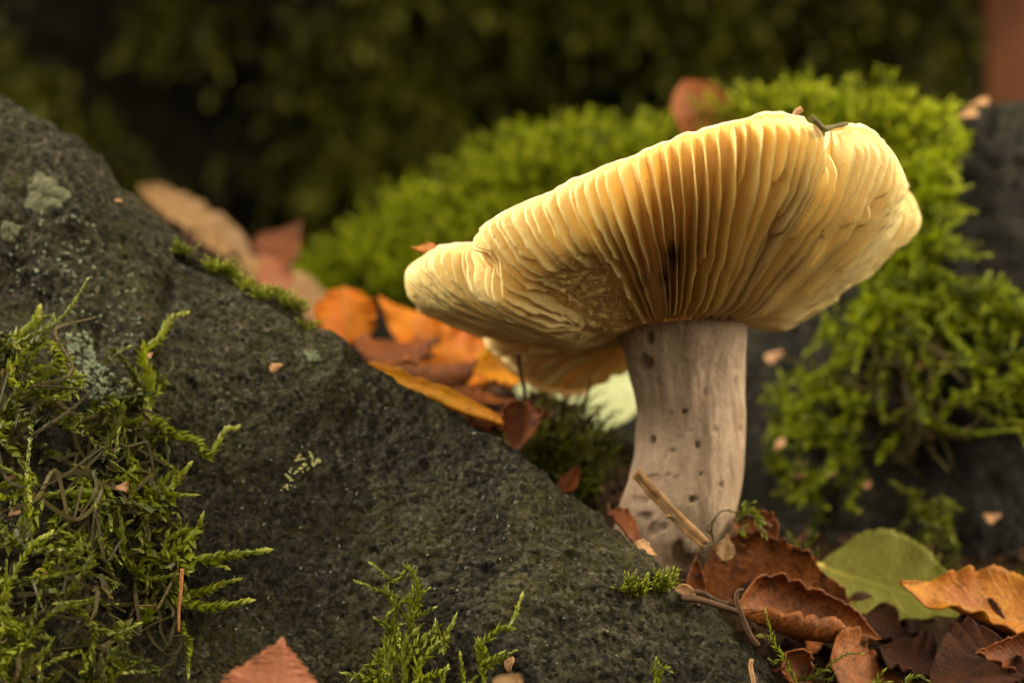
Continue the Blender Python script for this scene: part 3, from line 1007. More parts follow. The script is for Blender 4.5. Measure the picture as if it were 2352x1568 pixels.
# cap: a key curve from the stem ring to the rim for each direction (picture x, picture y, depth)
K = [
    [(1430, 764, .03), (1262, 744, .05), (1072, 706, .06), (956, 630, .04)],
    [(1430, 762, -.01), (1235, 738, -.03), (1036, 676, -.03), (958, 605, 0)],
    [(1432, 758, -.03), (1245, 730, -.11), (1062, 660, -.13), (985, 582, -.08)],
    [(1437, 755, -.045), (1272, 720, -.16), (1104, 648, -.21), (1040, 560, -.16)],
    [(1442, 752, -.055), (1305, 722, -.20), (1148, 652, -.245), (1100, 560, -.20)],
    [(1446, 750, -.06), (1322, 706, -.22), (1184, 612, -.305), (1110, 518, -.275)],
    [(1458, 747, -.075), (1370, 677, -.25), (1262, 575, -.35), (1200, 471, -.31)],
    [(1485, 740, -.09), (1440, 645, -.28), (1377, 528, -.40), (1330, 411, -.37)],
    [(1525, 733, -.103), (1520, 615, -.30), (1496, 478, -.44), (1480, 348, -.41)],
    [(1563, 730, -.107), (1580, 600, -.31), (1597, 448, -.455), (1600, 305, -.43)],
    [(1600, 730, -.104), (1640, 585, -.31), (1687, 418, -.455), (1702, 275, -.43)],
    [(1635, 730, -.097), (1690, 580, -.30), (1772, 410, -.44), (1790, 263, -.42)],
    [(1658, 732, -.085), (1735, 585, -.28), (1837, 425, -.41), (1866, 278, -.39)],
    [(1675, 734, -.07), (1765, 600, -.25), (1872, 445, -.375), (1900, 296, -.36)],
    [(1688, 736, -.055), (1800, 615, -.21), (1927, 455, -.32), (1965, 287, -.31)],
    [(1697, 738, -.035), (1828, 622, -.155), (1974, 480, -.24), (2025, 320, -.23)],
    [(1703, 740, -.015), (1836, 640, -.09), (1978, 520, -.14), (2036, 378, -.13)],
    [(1704, 742, .005), (1842, 656, -.01), (1974, 548, -.03), (2026, 440, -.02)],
    [(1704, 743, .02), (1852, 668, .05), (2010, 552, .06), (2086, 430, .08)],
    [(1702, 742, .035), (1845, 660, .12), (1990, 555, .17), (2055, 450, .20)],
    [(1690, 738, .055), (1800, 650, .20), (1915, 570, .29), (1970, 490, .33)],
    [(1650, 735, .09), (1720, 690, .26), (1780, 640, .37), (1800, 570, .42)],
    [(1590, 735, .107), (1610, 720, .26), (1600, 710, .38), (1590, 700, .45)],
    [(1540, 735, .105), (1510, 735, .24), (1470, 775, .33), (1424, 830, .37)],
    [(1500, 738, .095), (1460, 745, .22), (1395, 812, .31), (1345, 900, .35)],
    [(1480, 740, .085), (1410, 745, .20), (1310, 812, .29), (1250, 890, .33)],
    [(1460, 745, .07), (1370, 752, .18), (1240, 790, .26), (1160, 830, .30)],
    [(1445, 752, .06), (1330, 745, .15), (1170, 735, .20), (1070, 715, .23)],
    [(1436, 758, .045), (1290, 742, .10), (1100, 712, .13), (975, 655, .13)],
]
KW = np.array([[P(*q) for q in row] for row in K])            # world
nk = len(KW)
cum = np.concatenate([[0], np.cumsum([max(0.03, np.linalg.norm(KW[(i + 1) % nk, 3] - KW[i, 3])) for i in range(nk)])])
UT = cum[-1]


def cap_rows(u):
    """control rows (…,4,3) at rim length u, periodic cubic"""
    u = np.mod(np.asarray(u, float), UT)
    i = np.clip(np.searchsorted(cum, u, side='right') - 1, 0, nk - 1)
    h = (cum[i + 1] - cum[i])
    t = ((u - cum[i]) / h)[..., None, None]

    def tang(j):
        jm, jp = (j - 1) % nk, (j + 1) % nk
        span = (cum[j + 1] - cum[j]) + (cum[jm + 1] - cum[jm])
        return (KW[jp] - KW[jm]) / span[..., None, None]
    p0, p1 = KW[i], KW[(i + 1) % nk]
    m0, m1 = tang(i) * h[..., None, None], tang((i + 1) % nk) * h[..., None, None]
    return (2 * t ** 3 - 3 * t ** 2 + 1) * p0 + (t ** 3 - 2 * t ** 2 + t) * m0 + (-2 * t ** 3 + 3 * t ** 2) * p1 + (t ** 3 - t ** 2) * m1


def cap_S(u, t):
    R = cap_rows(u)
    t = np.asarray(t, float)[..., None]
    a = 1 / 3
    b = 2 / 3
    l0 = (t - a) * (t - b) * (t - 1) / ((0 - a) * (0 - b) * (0 - 1))
    l1 = t * (t - b) * (t - 1) / (a * (a - b) * (a - 1))
    l2 = t * (t - a) * (t - 1) / (b * (b - a) * (b - 1))
    l3 = t * (t - a) * (t - b) / (1 * (1 - a) * (1 - b))
    return l0 * R[..., 0, :] + l1 * R[..., 1, :] + l2 * R[..., 2, :] + l3 * R[..., 3, :]


def cap_N(u, t):
    e = 0.004
    du = cap_S(u + e, t) - cap_S(u - e, t)
    dt = cap_S(u, np.asarray(t) + e) - cap_S(u, np.asarray(t) - e)
    n = np.cross(dt, du)
    return n / (np.linalg.norm(n, axis=-1, keepdims=True) + 1e-9)


_t = cap_N(np.array([cum[9]]), np.array([0.6]))[0]
NS = -1.0 if _t[1] > 0 else 1.0
u_notch = cum[12] + 0.45 * (cum[13] - cum[12])
u_step = cum[4] + 0.5 * (cum[5] - cum[4])


def udist(u, c):
    d = np.abs(np.mod(u - c + UT / 2, UT) - UT / 2)
    return d


def tmax(u):
    u = np.asarray(u, float)
    p = np.stack([u, 0 * u, 0 * u], -1)
    r = 1 - 0.002 - 0.010 * vnoise(p, 22, 9) - 0.008 * vnoise(p, 70, 10)
    r = r - 0.20 * np.clip(1 - udist(u, u_notch) / 0.034, 0, 1) ** 0.9
    rag = smooth(cum[22], cum[23], u) * smooth(cum[26], cum[25], u)
    return r - rag * 0.04 * np.abs(vnoise(p, 30, 12))


def zones(p):
    """wound, rot and grazing marks on the underside, by place"""
    a, b = proj(p)
    front_ = p[..., 1] < 0.0
    wn = vnoise(p, 45, 31)

    def g(cx_, cy_, rx, ry):
        return np.exp(-(((a - cx_) / rx) ** 2 + ((b - cy_) / ry) ** 2) - 0.5 * wn)
    stain = 0.9 * g(1545, 590, 13, 30) + 0.75 * g(1476, 650, 14, 18) + 0.4 * g(1602, 540, 8, 70) + 0.5 * g(1522, 640, 15, 20) + 0.35 * g(1648, 500, 6, 50)
    stain = stain + 0.8 * g(1890, 540, 5, 14)
    stain = stain + 0.9 * g(1880, 300, 22, 16)
    graze = 1.25 * g(1375, 660, 75, 68) + 0.9 * g(1300, 640, 60, 40) + 0.8 * g(1400, 735, 60, 40)
    return np.where(front_, stain, 0), np.clip(np.where(front_, graze, 0.9 * smooth(cum[22], cum[23], 0 * a)), 0, 1.2)


nu, ntt = 960, 88
uu = np.linspace(0, UT, nu, endpoint=False)
tt = np.linspace(0, 1, ntt)
UU, TT = np.meshgrid(uu, tt, indexing='ij')
TR = TT * tmax(uu)[:, None]
CS = cap_S(UU, TR)
CN = cap_N(UU, np.clip(TR, 0.02, 0.985)) * NS
st_, gr_ = zones(CS)
CS = CS + CN * (gr_ * (0.009 + 0.0045 * np.clip(fbm(CS, 85, 3, 51, 0.6), -0.9, 1)) + 0.002 * fbm(CS, 20, 2, 52))[..., None]
thick = 0.018 + 0.075 * (1 - TT) ** 1.3
top = CS - CN * thick[..., None] + np.array((0, 0, 0.0)) 
top = top + CN * (0.0035 * fbm(top, 26, 3, 55))[..., None]
nv = nu * ntt
f_under = grid_faces(nu, ntt, True)
f_top = grid_faces(nu, ntt, True)[:, ::-1] + nv
rim_f = []
ra, rb_ = CS[:, -1], top[:, -1]
rm, rh = (ra + rb_) / 2, (ra - rb_) / 2
rt = CS[:, -1] - CS[:, -2]
rt /= np.linalg.norm(rt, axis=1, keepdims=True) + 1e-9
bead = [rm + rh * math.cos(a_) * 1.25 + rt * 0.013 * math.sin(a_) for a_ in (0.5, 1.0, 1.57, 2.1, 2.65)]
nb_ = len(bead)
cols = [np.arange(nu) * ntt + ntt - 1] + [2 * nv + 1 + k_ * nu + np.arange(nu) for k_ in range(nb_)] + [nv + np.arange(nu) * ntt + ntt - 1]
for c0, c1 in zip(cols[:-1], cols[1:]):
    for i in range(nu):
        j = (i + 1) % nu
        rim_f.append((c0[i], c0[j], c1[j], c1[i]))
cen = top[:, 0].mean(0)
verts = np.vstack([CS.reshape(-1, 3), top.reshape(-1, 3), cen[None]] + bead)
cen_f = [(nv + i * ntt, nv + ((i + 1) % nu) * ntt, 2 * nv) for i in range(nu)]
faces = [tuple(f) for f in f_under] + [tuple(f) for f in f_top] + rim_f + cen_f
if NS * 1.0 < 0:
    faces = [f[::-1] for f in faces]
mi = [0] * len(f_under) + [1] * len(f_top) + [1] * len(rim_f) + [1] * len(cen_f)
z1 = np.zeros(nv + 1 + nb_ * nu)
thin_ = np.clip(smooth(0.18, 0.85, TT) + smooth(0.15, 0.6, TT) * (UU < cum[6]) + smooth(0.25, 0.7, TT) * (smooth(cum[21], cum[23], UU) * smooth(cum[28], cum[26], UU)), 0, 1) * np.clip(1 - gr_, 0, 1)
att = {'stain': np.concatenate([(st_ * 1.1).ravel(), z1]), 'graze': np.concatenate([gr_.ravel(), z1]), 'tone': np.concatenate([np.full(nv, -0.42), z1]),  # flesh between the gills toned darker, painting shade into the gaps
       'thin': np.concatenate([thin_.ravel(), thin_.ravel(), np.ones(1 + nb_ * nu)])}
cap = mesh_obj('cap', verts, faces, [M_gill, M_skin], attrs=att, mat_idx=mi)
at_origin(cap, mush)

# gills, each a blade of its own
ug = []
u = 0.0
k = 0
while u < UT:
    x = proj(cap_S(np.array([u]), np.array([0.7]))[0])[0]
    yv = cap_S(np.array([u]), np.array([1.0]))[0][1]
    sp = 0.0160
    if yv > 0.1:
        sp = 0.030
    elif 1530 < x < 1690 and yv < -0.3:
        sp = 0.0180
    elif u < cum[4]:
        sp = 0.0135
    elif cum[5] < u < cum[8]:
        sp = 0.0185
    elif x > 1850:
        sp = 0.0145
    u += sp * random.uniform(0.6, 1.4)
    ug.append(u)
ug = [u for u in ug if u < UT - 0.004 and udist(np.array(u), u_notch) > 0.009 and udist(np.array(u), u_step) > 0.004]
NSEG = 52
ng = len(ug)
for gi, u0 in enumerate(ug):
    un, up_ = ug[gi - 1] - (UT if gi == 0 else 0), ug[(gi + 1) % ng] + (UT if gi == ng - 1 else 0)
    space = (up_ - un) / 2
    R1 = cap_S(np.array([u0]), np.array([1.0]))[0]
    px0, py0 = proj(cap_S(np.array([u0]), np.array([0.7]))[0])
    tm = float(tmax(np.array([u0]))[0])
    short = (gi % 3 == 1 and random.random() < 0.75)
    t0 = random.uniform(0.30, 0.62) if short else random.uniform(-0.035, 0.01)
    te = tm - 0.016
    t = t0 + (te - t0) * np.linspace(0, 1, NSEG)
    wv = vnoise(np.stack([t * 4, np.full_like(t, u0 * 3), 0 * t], -1), 1.0, 61) * 0.13 + vnoise(np.stack([t * 12, np.full_like(t, u0 * 9), 0 * t], -1), 1.0, 62) * 0.06
    kink = 0.9 * np.exp(-((t - 0.66) / 0.07) ** 2) * (0.6 if 1780 < px0 < 1900 else 0)
    u_l = u0 + space * (wv + kink * 0.6) * smooth(1.0, 0.9, t / tm)
    C = cap_S(u_l, t)
    N_ = cap_N(u_l, np.clip(t, 0.01, 0.985)) * NS
    D = cap_S(u_l + 0.004, t) - cap_S(u_l - 0.004, t)
    spacing = np.linalg.norm(D, axis=-1, keepdims=True) / 0.008 * space
    Bn = D / (np.linalg.norm(D, axis=-1, keepdims=True) + 1e-9)
    deep = 1510 < px0 < 1700 and R1[1] < -0.3
    Hh = (0.048 if deep else 0.040) * random.uniform(0.85, 1.15)
    prof_h = smooth(1.0, 0.84, t / tm) * 0.72 + 0.28 * min(1, 0.034 / Hh) * np.sqrt(np.clip((te - t) / 0.09, 0, 1))
    prof_h = prof_h * (0.16 + 0.84 * smooth(-0.02, 0.20, t))
    if short:
        prof_h = prof_h * smooth(t0, t0 + 0.16, t)
    pp = np.stack([t * 9, np.full_like(t, u0 * 31), 0 * t], -1)
    h = Hh * prof_h * (1 + 0.10 * vnoise(pp, 1.0, 63) + 0.05 * vnoise(pp, 4.0, 64))
    # torn stretches
    if random.random() < 0.10 and not deep:
        tc = random.uniform(0.45, 0.85)
        h = h * (1 - 0.45 * np.exp(-((t - tc) / random.uniform(0.02, 0.05)) ** 2))
    st, gr = zones(C)
    rag = vnoise(np.stack([t * 55, np.full_like(t, u0 * 57), 0 * t], -1), 1.0, 66)
    pxl, pyl = proj(C)
    flap = np.exp(-((pxl - 1128) / 42) ** 2 - ((pyl - 592) / 34) ** 2) * (1 if cum[3] < u0 < cum[5] + 0.02 else 0.3)
    h = h * (1 - 0.9 * np.clip(flap * 1.3, 0, 1))
    h = h * np.clip(1 - 0.93 * np.clip(gr, 0, 1) * (0.95 + 0.25 * rag), 0.05, 1)
    if deep:
        h = h * (1 + 0.08 * rag * smooth(0.75, 0.5, t))
    wfac = random.uniform(0.8, 1.15) * (0.62 if deep else 1.0)
    wb = np.minimum(spacing[:, 0] * 0.25, 0.0065) * wfac
    wt = np.minimum(spacing[:, 0] * 0.13, 0.0030) * wfac
    lfac = 0.55 * float(smooth(0.015, 0.10, udist(np.array(u0), u_notch))) * (smooth(1620, 1900, px0) - smooth(1560, 1250, px0)) * (1 if R1[1] < 0.0 else 0.2) * (1 if u0 > cum[4] else 0.6)
    lean = Bn * (h * (lfac * smooth(-0.02, 0.35, t) + 0.10 * vnoise(np.stack([t * 3, np.full_like(t, u0 * 13), 0 * t], -1), 1.0, 67) + random.uniform(-0.08, 0.08)))[:, None]
    rows = []
    base = C - N_ * 0.004
    for (cw, ch) in ((-1, 0), (-0.62, 0.5), (-0.5, 0.88), (0, 1.0), (0.5, 0.88), (0.62, 0.5), (1, 0)):
        wd = np.where(ch < 0.1, wb, wt * 1.25) if abs(cw) > 0 else wt
        rows.append(base + N_ * ((h + 0.004) * ch)[:, None] + Bn * (cw * wd)[:, None] + lean * ch)
    V = np.stack(rows, 1)
    nc = V.shape[1]
    F = [tuple(f) for f in grid_faces(NSEG, nc)]
    F.append(tuple(range(nc)))
    F.append(tuple((NSEG - 1) * nc + q for q in range(nc - 1, -1, -1)))
    if NS > 0:
        F = [f[::-1] for f in F]
    rep = lambda a: np.repeat(np.asarray(a)[:, None], nc, 1).ravel()
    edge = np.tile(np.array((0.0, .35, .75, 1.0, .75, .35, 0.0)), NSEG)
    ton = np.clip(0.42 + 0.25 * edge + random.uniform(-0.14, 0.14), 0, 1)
    V2 = V.reshape(-1, 3)
    s2, g2 = zones(V2)
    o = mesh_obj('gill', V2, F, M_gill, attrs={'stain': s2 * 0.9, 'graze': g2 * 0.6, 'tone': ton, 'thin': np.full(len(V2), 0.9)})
    o.parent = cap


# ------------------------------------------------------------------ leaves
def tube(pts, r0, r1, n=7, wob=0.0):
    pts = np.asarray(pts, float)
    q = np.vstack([2 * pts[0] - pts[1], pts, 2 * pts[-1] - pts[-2]])
    out = []
    for i in range(1, len(q) - 2):
        a, b, c, d = q[i - 1], q[i], q[i + 1], q[i + 2]
        for t in np.linspace(0, 1, 8, endpoint=False):
            out.append(0.5 * ((2 * b) + (-a + c) * t + (2 * a - 5 * b + 4 * c - d) * t * t + (-a + 3 * b - 3 * c + d) * t ** 3))
    out.append(pts[-1])
    L = np.array(out)
    T = np.gradient(L, axis=0)
    T /= np.linalg.norm(T, axis=1, keepdims=True) + 1e-9
    A = np.cross(T, np.array((0.21, 0.88, 0.43)))
    A /= np.linalg.norm(A, axis=1, keepdims=True) + 1e-9
    B = np.cross(T, A)
    m = len(L)
    rad = np.linspace(r0, r1, m) * (1 + wob * vnoise(L, 60, 3))
    V = []
    for i in range(m):
        for k in range(n):
            an = 2 * math.pi * k / n
            V.append(L[i] + rad[i] * (math.cos(an) * A[i] + math.sin(an) * B[i]))
    F = []
    for i in range(m - 1):
        for k in range(n):
            a, b = i * n + k, i * n + (k + 1) % n
            F.append((a, b, b + n, a + n))
    F.append(tuple(range(n - 1, -1, -1)))
    F.append(tuple((m - 1) * n + k for k in range(n)))
    return np.array(V), F


def leaf(label, base, tip, facing, width, mat, curl=0.5, roll=0.0, bend=0.3, fold=0.0, petiole=None, pet_mat=None, pet_r=0.006, wave=0.010, seed=0, shape='birch', twist=0.0, name='leaf', teeth=1.0, asym=0.0, group='fallen leaves'):
    base, tip = np.asarray(base, float), np.asarray(tip, float)
    ax = tip - base
    Lg = np.linalg.norm(ax)
    ax /= Lg
    f = np.asarray(facing, float)
    f = f - ax * f.dot(ax)
    f /= np.linalg.norm(f)
    side = np.cross(f, ax)
    nu_, nv_ = 64, 25
    us = np.linspace(0, 1, nu_)
    vs = np.linspace(-1, 1, nv_)
    if shape == 'birch':
        wd = np.interp(us, [0, .04, .12, .25, .38, .55, .72, .86, .95, 1], [0.03, .34, .76, .98, 1.0, .82, .54, .29, .11, .0])
    else:
        wd = np.interp(us, [0, .04, .15, .3, .5, .7, .85, .95, 1], [0.03, .28, .66, .92, 1.0, .86, .58, .28, .0])
    ker_ = np.hanning(5)
    ker_ /= ker_.sum()
    wd = np.convolve(np.pad(wd, 2, 'edge'), ker_, 'valid')
    wd[-1] = 0.004
    ph = us * 15 + seed
    saw = (np.mod(ph, 1.0)) * 0.55 + np.mod(ph * 2.7, 1.0) * 0.35
    wL = width / 2 * (wd * (1 + 0.0 * us) - teeth * 0.07 * saw * smooth(0.02, 0.15, us) * smooth(0, 0.2, wd))
    V = np.zeros((nu_, nv_, 3))
    # lengthwise curve
    ang = np.linspace(-bend / 2, bend / 2, nu_)
    lx = np.concatenate([[0], np.cumsum(np.cos(ang[:-1]))]) / (nu_ - 1)
    lz = np.concatenate([[0], np.cumsum(np.sin(ang[:-1]))]) / (nu_ - 1)
    corr = lz[-1]
    lz = lz - corr * us
    for i in range(nu_):
        m = nv_ // 2
        pos = np.zeros((nv_, 2))
        for sg in (-1, 1):
            x = z = 0.0
            for j in range(1, m + 1):
                v = j / m
                a_ = fold + curl * v + roll * v ** 3 * (0.4 + 0.6 * math.sin(math.pi * us[i]))
                a_ *= (1 + asym * sg)
                stp = wL[i] / m * (1 + (0.10 * (1 - saw[(i * 7 + 3) % nu_]) if j == m and sg > 0 else 0))
                x += math.cos(a_) * stp
                z += math.sin(a_) * stp
                pos[m + sg * j] = (sg * x, z)
        tw = twist * (us[i] - 0.5)
        c_, s_ = math.cos(tw), math.sin(tw)
        bn = -math.sin(ang[i])
        for j in range(nv_):
            X_ = pos[j, 0] * c_ - pos[j, 1] * s_
            Z_ = pos[j, 0] * s_ + pos[j, 1] * c_
            V[i, j] = base + ax * (lx[i] / lx[-1] * Lg + Z_ * bn) + side * X_ + f * (Z_ * math.cos(ang[i]) - lz[i] * Lg * -1)
    nz_ = fbm(V * 1.0 + seed * 3.1, 7.0, 3, 200 + seed)
    ev = np.abs(vs)[None, :] ** 1.5
    V = V + f * (wave * nz_ * (0.35 + ev))[..., None] + f * (wave * 0.35 * np.sin(us * 23 + 4 * np.sin(us * 7 + seed) + seed)[:, None] * ev ** 2)[..., None]
    uv = np.stack(np.meshgrid(us, (vs + 1) / 2, indexing='ij'), -1).reshape(-1, 2)
    root = thing(name, label, 'leaf', base, group)
    b_ = mesh_obj('blade', V.reshape(-1, 3), grid_faces(nu_, nv_), mat, uvs=uv)
    so = b_.modifiers.new('thickness', 'SOLIDIFY')
    so.thickness = 0.0035
    so.offset = 0
    at_origin(b_, root)
    mid = V[::6, nv_ // 2] - f * 0.0015
    tv, tf = tube(mid, 0.0042, 0.0012, 6)
    at_origin(mesh_obj('midrib', tv, tf, pet_mat or mat), root)
    if petiole is not None:
        tv, tf = tube([base + ax * 0.01] + [np.asarray(q_) for q_ in petiole], pet_r * 0.85, pet_r, 7)
        at_origin(mesh_obj('stalk', tv, tf, pet_mat or M_twig), root)
    return root


# right bottom
leaf('flat olive green birch leaf lying right of the mushroom base', P(1878, 1297, .14), P(2262, 1408, -.02), (0.12, -0.62, 0.75), .27, M_green, 0.12, 0, 0.25, 0.16,
     [P(1850, 1297, .13), P(1800, 1305, .10), P(1740, 1330, .05)], M_petiole, .0075, 0.008, 1)
leaf('orange birch leaf overlapping the tip of the green leaf', P(2430, 1440, -.08), P(2066, 1336, -.14), (0.05, -0.58, 0.76), .18, M_ochre, 0.25, 0.3, 0.45, 0.15, None, None, .006, 0.018, 2, teeth=1.0)
leaf('large curled brown leaf standing at the foot of the mushroom', P(1592, 1400, -.10), P(1960, 1400, -.02), (0.0, -0.85, 0.25), .31, M_brown, 0.35, 0.9, -0.5, 0.10, None, None, .006, 0.022, 3)
leaf('brown leaf with rolled edges lying in front of the curled leaf', P(1690, 1405, -.24), P(2022, 1468, -.16), (0.0, -0.55, 0.8), .22, M_brown, 0.5, 2.2, 0.35, 0.15,
     [P(1660, 1393, -.25), P(1610, 1378, -.26), P(1560, 1372, -.28)], M_twig, .006, 0.014, 4)
leaf('small folded brown leaf leaning on the stem behind the curled leaf', P(1690, 1190, -.06), P(1775, 1300, -.04), (0.35, -0.8, 0.5), .13, M_brown, 0.5, 0.4, 0.3, 0.3,
     [P(1705, 1183, -.06), P(1735, 1190, -.06), P(1770, 1210, -.07)], M_twig, .005, 0.012, 5)
leaf('dark red-brown leaf at the right end of the bottom edge', P(2440, 1590, -.30), P(2190, 1470, -.20), (-0.3, -0.5, 0.8), .22, M_shadedark, -0.5, 0.6, 0.4, -0.2, None, None, .006, 0.02, 6)
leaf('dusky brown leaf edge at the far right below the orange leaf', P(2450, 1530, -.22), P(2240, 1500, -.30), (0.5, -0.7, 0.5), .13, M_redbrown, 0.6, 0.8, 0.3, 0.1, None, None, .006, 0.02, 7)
leaf('dark brown leaf under the green leaf in shadow', P(1900, 1440, -.02), P(2190, 1500, -.06), (0.1, -0.3, 0.95), .22, M_shadedark, 0.2, 0.3, 0.2, 0.1, None, None, .006, 0.02, 8)
leaf('torn brown leaf at the bottom edge right of the rolled leaf', P(1900, 1530, -.28), P(2100, 1560, -.22), (0.0, -0.75, 0.6), .15, M_brown, -0.4, 1.0, 0.5, 0.1, None, None, .006, 0.02, 9)
leaf('brown scrap of leaf under the rolled leaf', P(1800, 1500, -.30), P(1870, 1590, -.30), (0.3, -0.9, 0.2), .08, M_brown, 0.7, 0.8, 0.3, 0.1, None, None, .005, 0.012, 10)
leaf('upright narrow brown leaf scrap left of the curled leaf', P(1590, 1395, -.13), P(1600, 1275, -.12), (0.3, -0.9, 0.1), .05, M_brown, 0.6, 0.4, 0.3, 0.1, None, None, .005, 0.008, 11)
leaf('dark curled leaf scrap between the rock edge and the stem', P(1400, 1172, -.13), P(1475, 1262, -.16), (0.6, -0.7, 0.4), .06, M_redbrown, 0.8, 0.6, -0.5, 0.2,
     [P(1398, 1165, -.13), P(1396, 1155, -.13)], M_twig, .003, 0.008, 12)
leaf('tiny pale torn leaf scrap on the rock edge below the stem', P(1460, 1243, -.19), P(1508, 1275, -.20), (0.1, -0.6, 0.8), .028, M_seed, 0.4, 0.4, 0.5, 0.1, None, None, .003, 0.006, 13)
leaf('pale brown torn leaf scrap on the rock corner beside the rolled leaf', P(1545, 1352, -.235), P(1605, 1400, -.25), (0.1, -0.7, 0.7), .045, M_seed, 0.5, 0.4, 0.4, 0.1, None, None, .003, 0.010, 14)
leaf('small pale scrap lying left of the torn scrap on the rock corner', P(1530, 1382, -.255), P(1568, 1398, -.26), (0.0, -0.7, 0.7), .028, M_seed, 0.4, 0.2, 0.2, 0.1, None, None, .003, 0.006, 15)
leaf('pale grey leaf scrap standing at the top of the curled leaf', P(1660, 1290, -.14), P(1672, 1225, -.11), (0.1, -0.95, 0.1), .034, M_tan, 0.3, 0.3, 0.3, 0.1, None, None, .003, 0.006, 16)
leaf('brown birch leaf tip at the bottom edge in front of the rock', P(610, 1680, -.72), P(648, 1462, -.66), (0.0, -0.95, 0.3), .175, M_pink, 0.25, 0.2, 0.3, 0.05, None, None, .006, 0.016, 17, teeth=3.6)
leaf('blurred tan leaf scrap at the bottom edge right of the moss sprig', P(1150, 1600, -.78), P(1190, 1556, -.74), (0.0, -0.9, 0.4), .05, M_tan, 0.3, 0.2, 0.3, 0.1, None, None, .004, 0.006, 18)

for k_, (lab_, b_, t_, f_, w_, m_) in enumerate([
        ('dark leaf lying in shadow between the green leaf and the bottom edge', P(2020, 1500, -.16), P(2240, 1545, -.22), (0.1, -0.4, 0.9), .20, M_shadedark),
        ('dark leaf at the bottom edge below the orange leaf', P(2330, 1500, -.24), P(2130, 1580, -.30), (0.0, -0.5, 0.85), .19, M_shadedark),
        ('shaded brown leaf just under the orange leaf', P(2180, 1440, -.12), P(2380, 1490, -.14), (0.0, -0.45, 0.9), .18, M_shadedark),
        ('shaded leaf between the rolled leaf and the green leaf', P(1960, 1420, -.06), P(2080, 1500, -.10), (0.2, -0.4, 0.9), .15, M_shadedark)]):
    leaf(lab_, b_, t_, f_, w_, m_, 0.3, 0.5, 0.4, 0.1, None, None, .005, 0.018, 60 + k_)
# middle distance, behind the front rock
leaf('orange leaf standing behind the rock crest, leftmost of the orange leaves', P(800, 790, .62), P(790, 655, .66), (0.0, -0.95, 0.15), .135, M_orange, 0.25, 0.3, 0.2, 0.1, None, None, .006, 0.030, 21, 'oval', teeth=0.4)
leaf('orange leaf tapering down to the right beside the leftmost orange leaf', P(1120, 870, .50), P(870, 680, .66), (0.3, -0.9, 0.4), .19, M_orange, 0.4, 0.5, 0.4, 0.2, None, None, .006, 0.034, 22, teeth=0.5)
leaf('bright yellow leaf at the right end of the orange leaves', P(1085, 852, .42), P(1240, 845, .46), (0.0, -0.85, 0.5), .105, M_yellow, 0.2, 0.2, 0.3, 0.1, None, None, .006, 0.026, 23, 'oval', teeth=0.4)
leaf('rolled brown leaf lying in front of the orange leaves', P(880, 838, .36), P(1095, 842, .36), (0.0, -0.5, 0.9), .15, M_brown, -0.9, -0.4, 0.2, -0.2, None, None, .006, 0.022, 24, 'oval', teeth=0.4)
leaf('dark brown leaf in the shade between the orange leaves', P(820, 800, .50), P(1010, 770, .55), (0.0, -0.4, 0.9), .12, M_redbrown, -0.3, 0.3, 0.3, 0, None, None, .006, 0.028, 25)
leaf('light brown leaf edge just above the rock crest', P(835, 835, .25), P(1000, 815, .34), (0.0, -0.4, 0.9), .10, M_brown, -0.6, 0.3, 0.3, -0.1, None, None, .006, 0.026, 26)
leaf('long narrow yellow-orange leaf curving down along the rock edge', P(1172, 982, .06), P(812, 838, .24), (0.25, -0.75, 0.65), .062, M_yellow, 0.7, 0.8, 0.12, 0.3, None, None, .005, 0.008, 27, 'oval', teeth=0.4)
leaf('dull pink-brown leaf lying behind the long yellow leaf', P(1010, 905, .26), P(1190, 915, .24), (0.0, -0.4, 0.9), .06, M_brown, 0.2, 0.2, 0.2, 0, None, None, .005, 0.006, 28)
leaf('dark brown upright leaf hanging near the rock left of the stem', P(1200, 925, .06), P(1180, 1045, .02), (0.1, -0.95, 0.1), .085, M_redbrown, 0.4, 0.3, 0.2, 0.2,
     [P(1205, 900, .06), P(1196, 860, .07), P(1189, 815, .08)], M_twig, .004, 0.010, 29)
leaf('pale yellow-green leaf lying under the drooping cap edge', P(1165, 925, .52), P(1490, 868, .60), (-0.1, -0.50, 0.86), .27, M_palegreen, -0.2, 0.2, 0.6, 0.0, None, None, .005, 0.008, 30, 'oval', teeth=0)
leaf('dark red leaf in the litter below the long yellow leaf', P(1080, 985, .12), P(1260, 960, .16), (0.0, -0.5, 0.8), .10, M_redbrown, 0.3, 0.4, 0.3, 0, None, None, .005, 0.026, 31)
leaf('blurred orange-brown leaf touching the left rim of the cap', P(1000, 720, .62), P(1060, 780, .60), (0.2, -0.9, 0.4), .08, M_orange, 0.3, 0.3, 0.3, 0, None, None, .005, 0.010, 32)
leaf('large blurred beige leaf lying far behind the rock crest', P(560, 650, 1.18), P(318, 438, 1.32), (0.45, -0.65, 0.6), .17, M_tan, 0.35, 0.5, -0.45, 0.1, None, None, .006, 0.014, 33, 'oval', teeth=0.3)
leaf('second blurred beige leaf, lower right of the first behind the crest', P(765, 745, 1.0), P(455, 555, 1.16), (0.45, -0.65, 0.6), .14, M_tan, 0.3, 0.5, -0.3, 0.1, None, None, .006, 0.014, 38, 'birch', teeth=0.3)
leaf('blurred pinkish leaf on top of the beige leaf', P(650, 670, .96), P(600, 578, .98), (0.2, -0.9, 0.4), .09, M_pink, 0.3, 0.3, 0.3, 0, None, None, .006, 0.012, 34)
leaf('blurred dark red leaf behind the pinkish leaf', P(600, 610, 1.25), P(690, 510, 1.35), (0.0, -0.9, 0.4), .12, M_redbrown, 0.3, 0.3, 0.3, 0, None, None, .006, 0.012, 35)
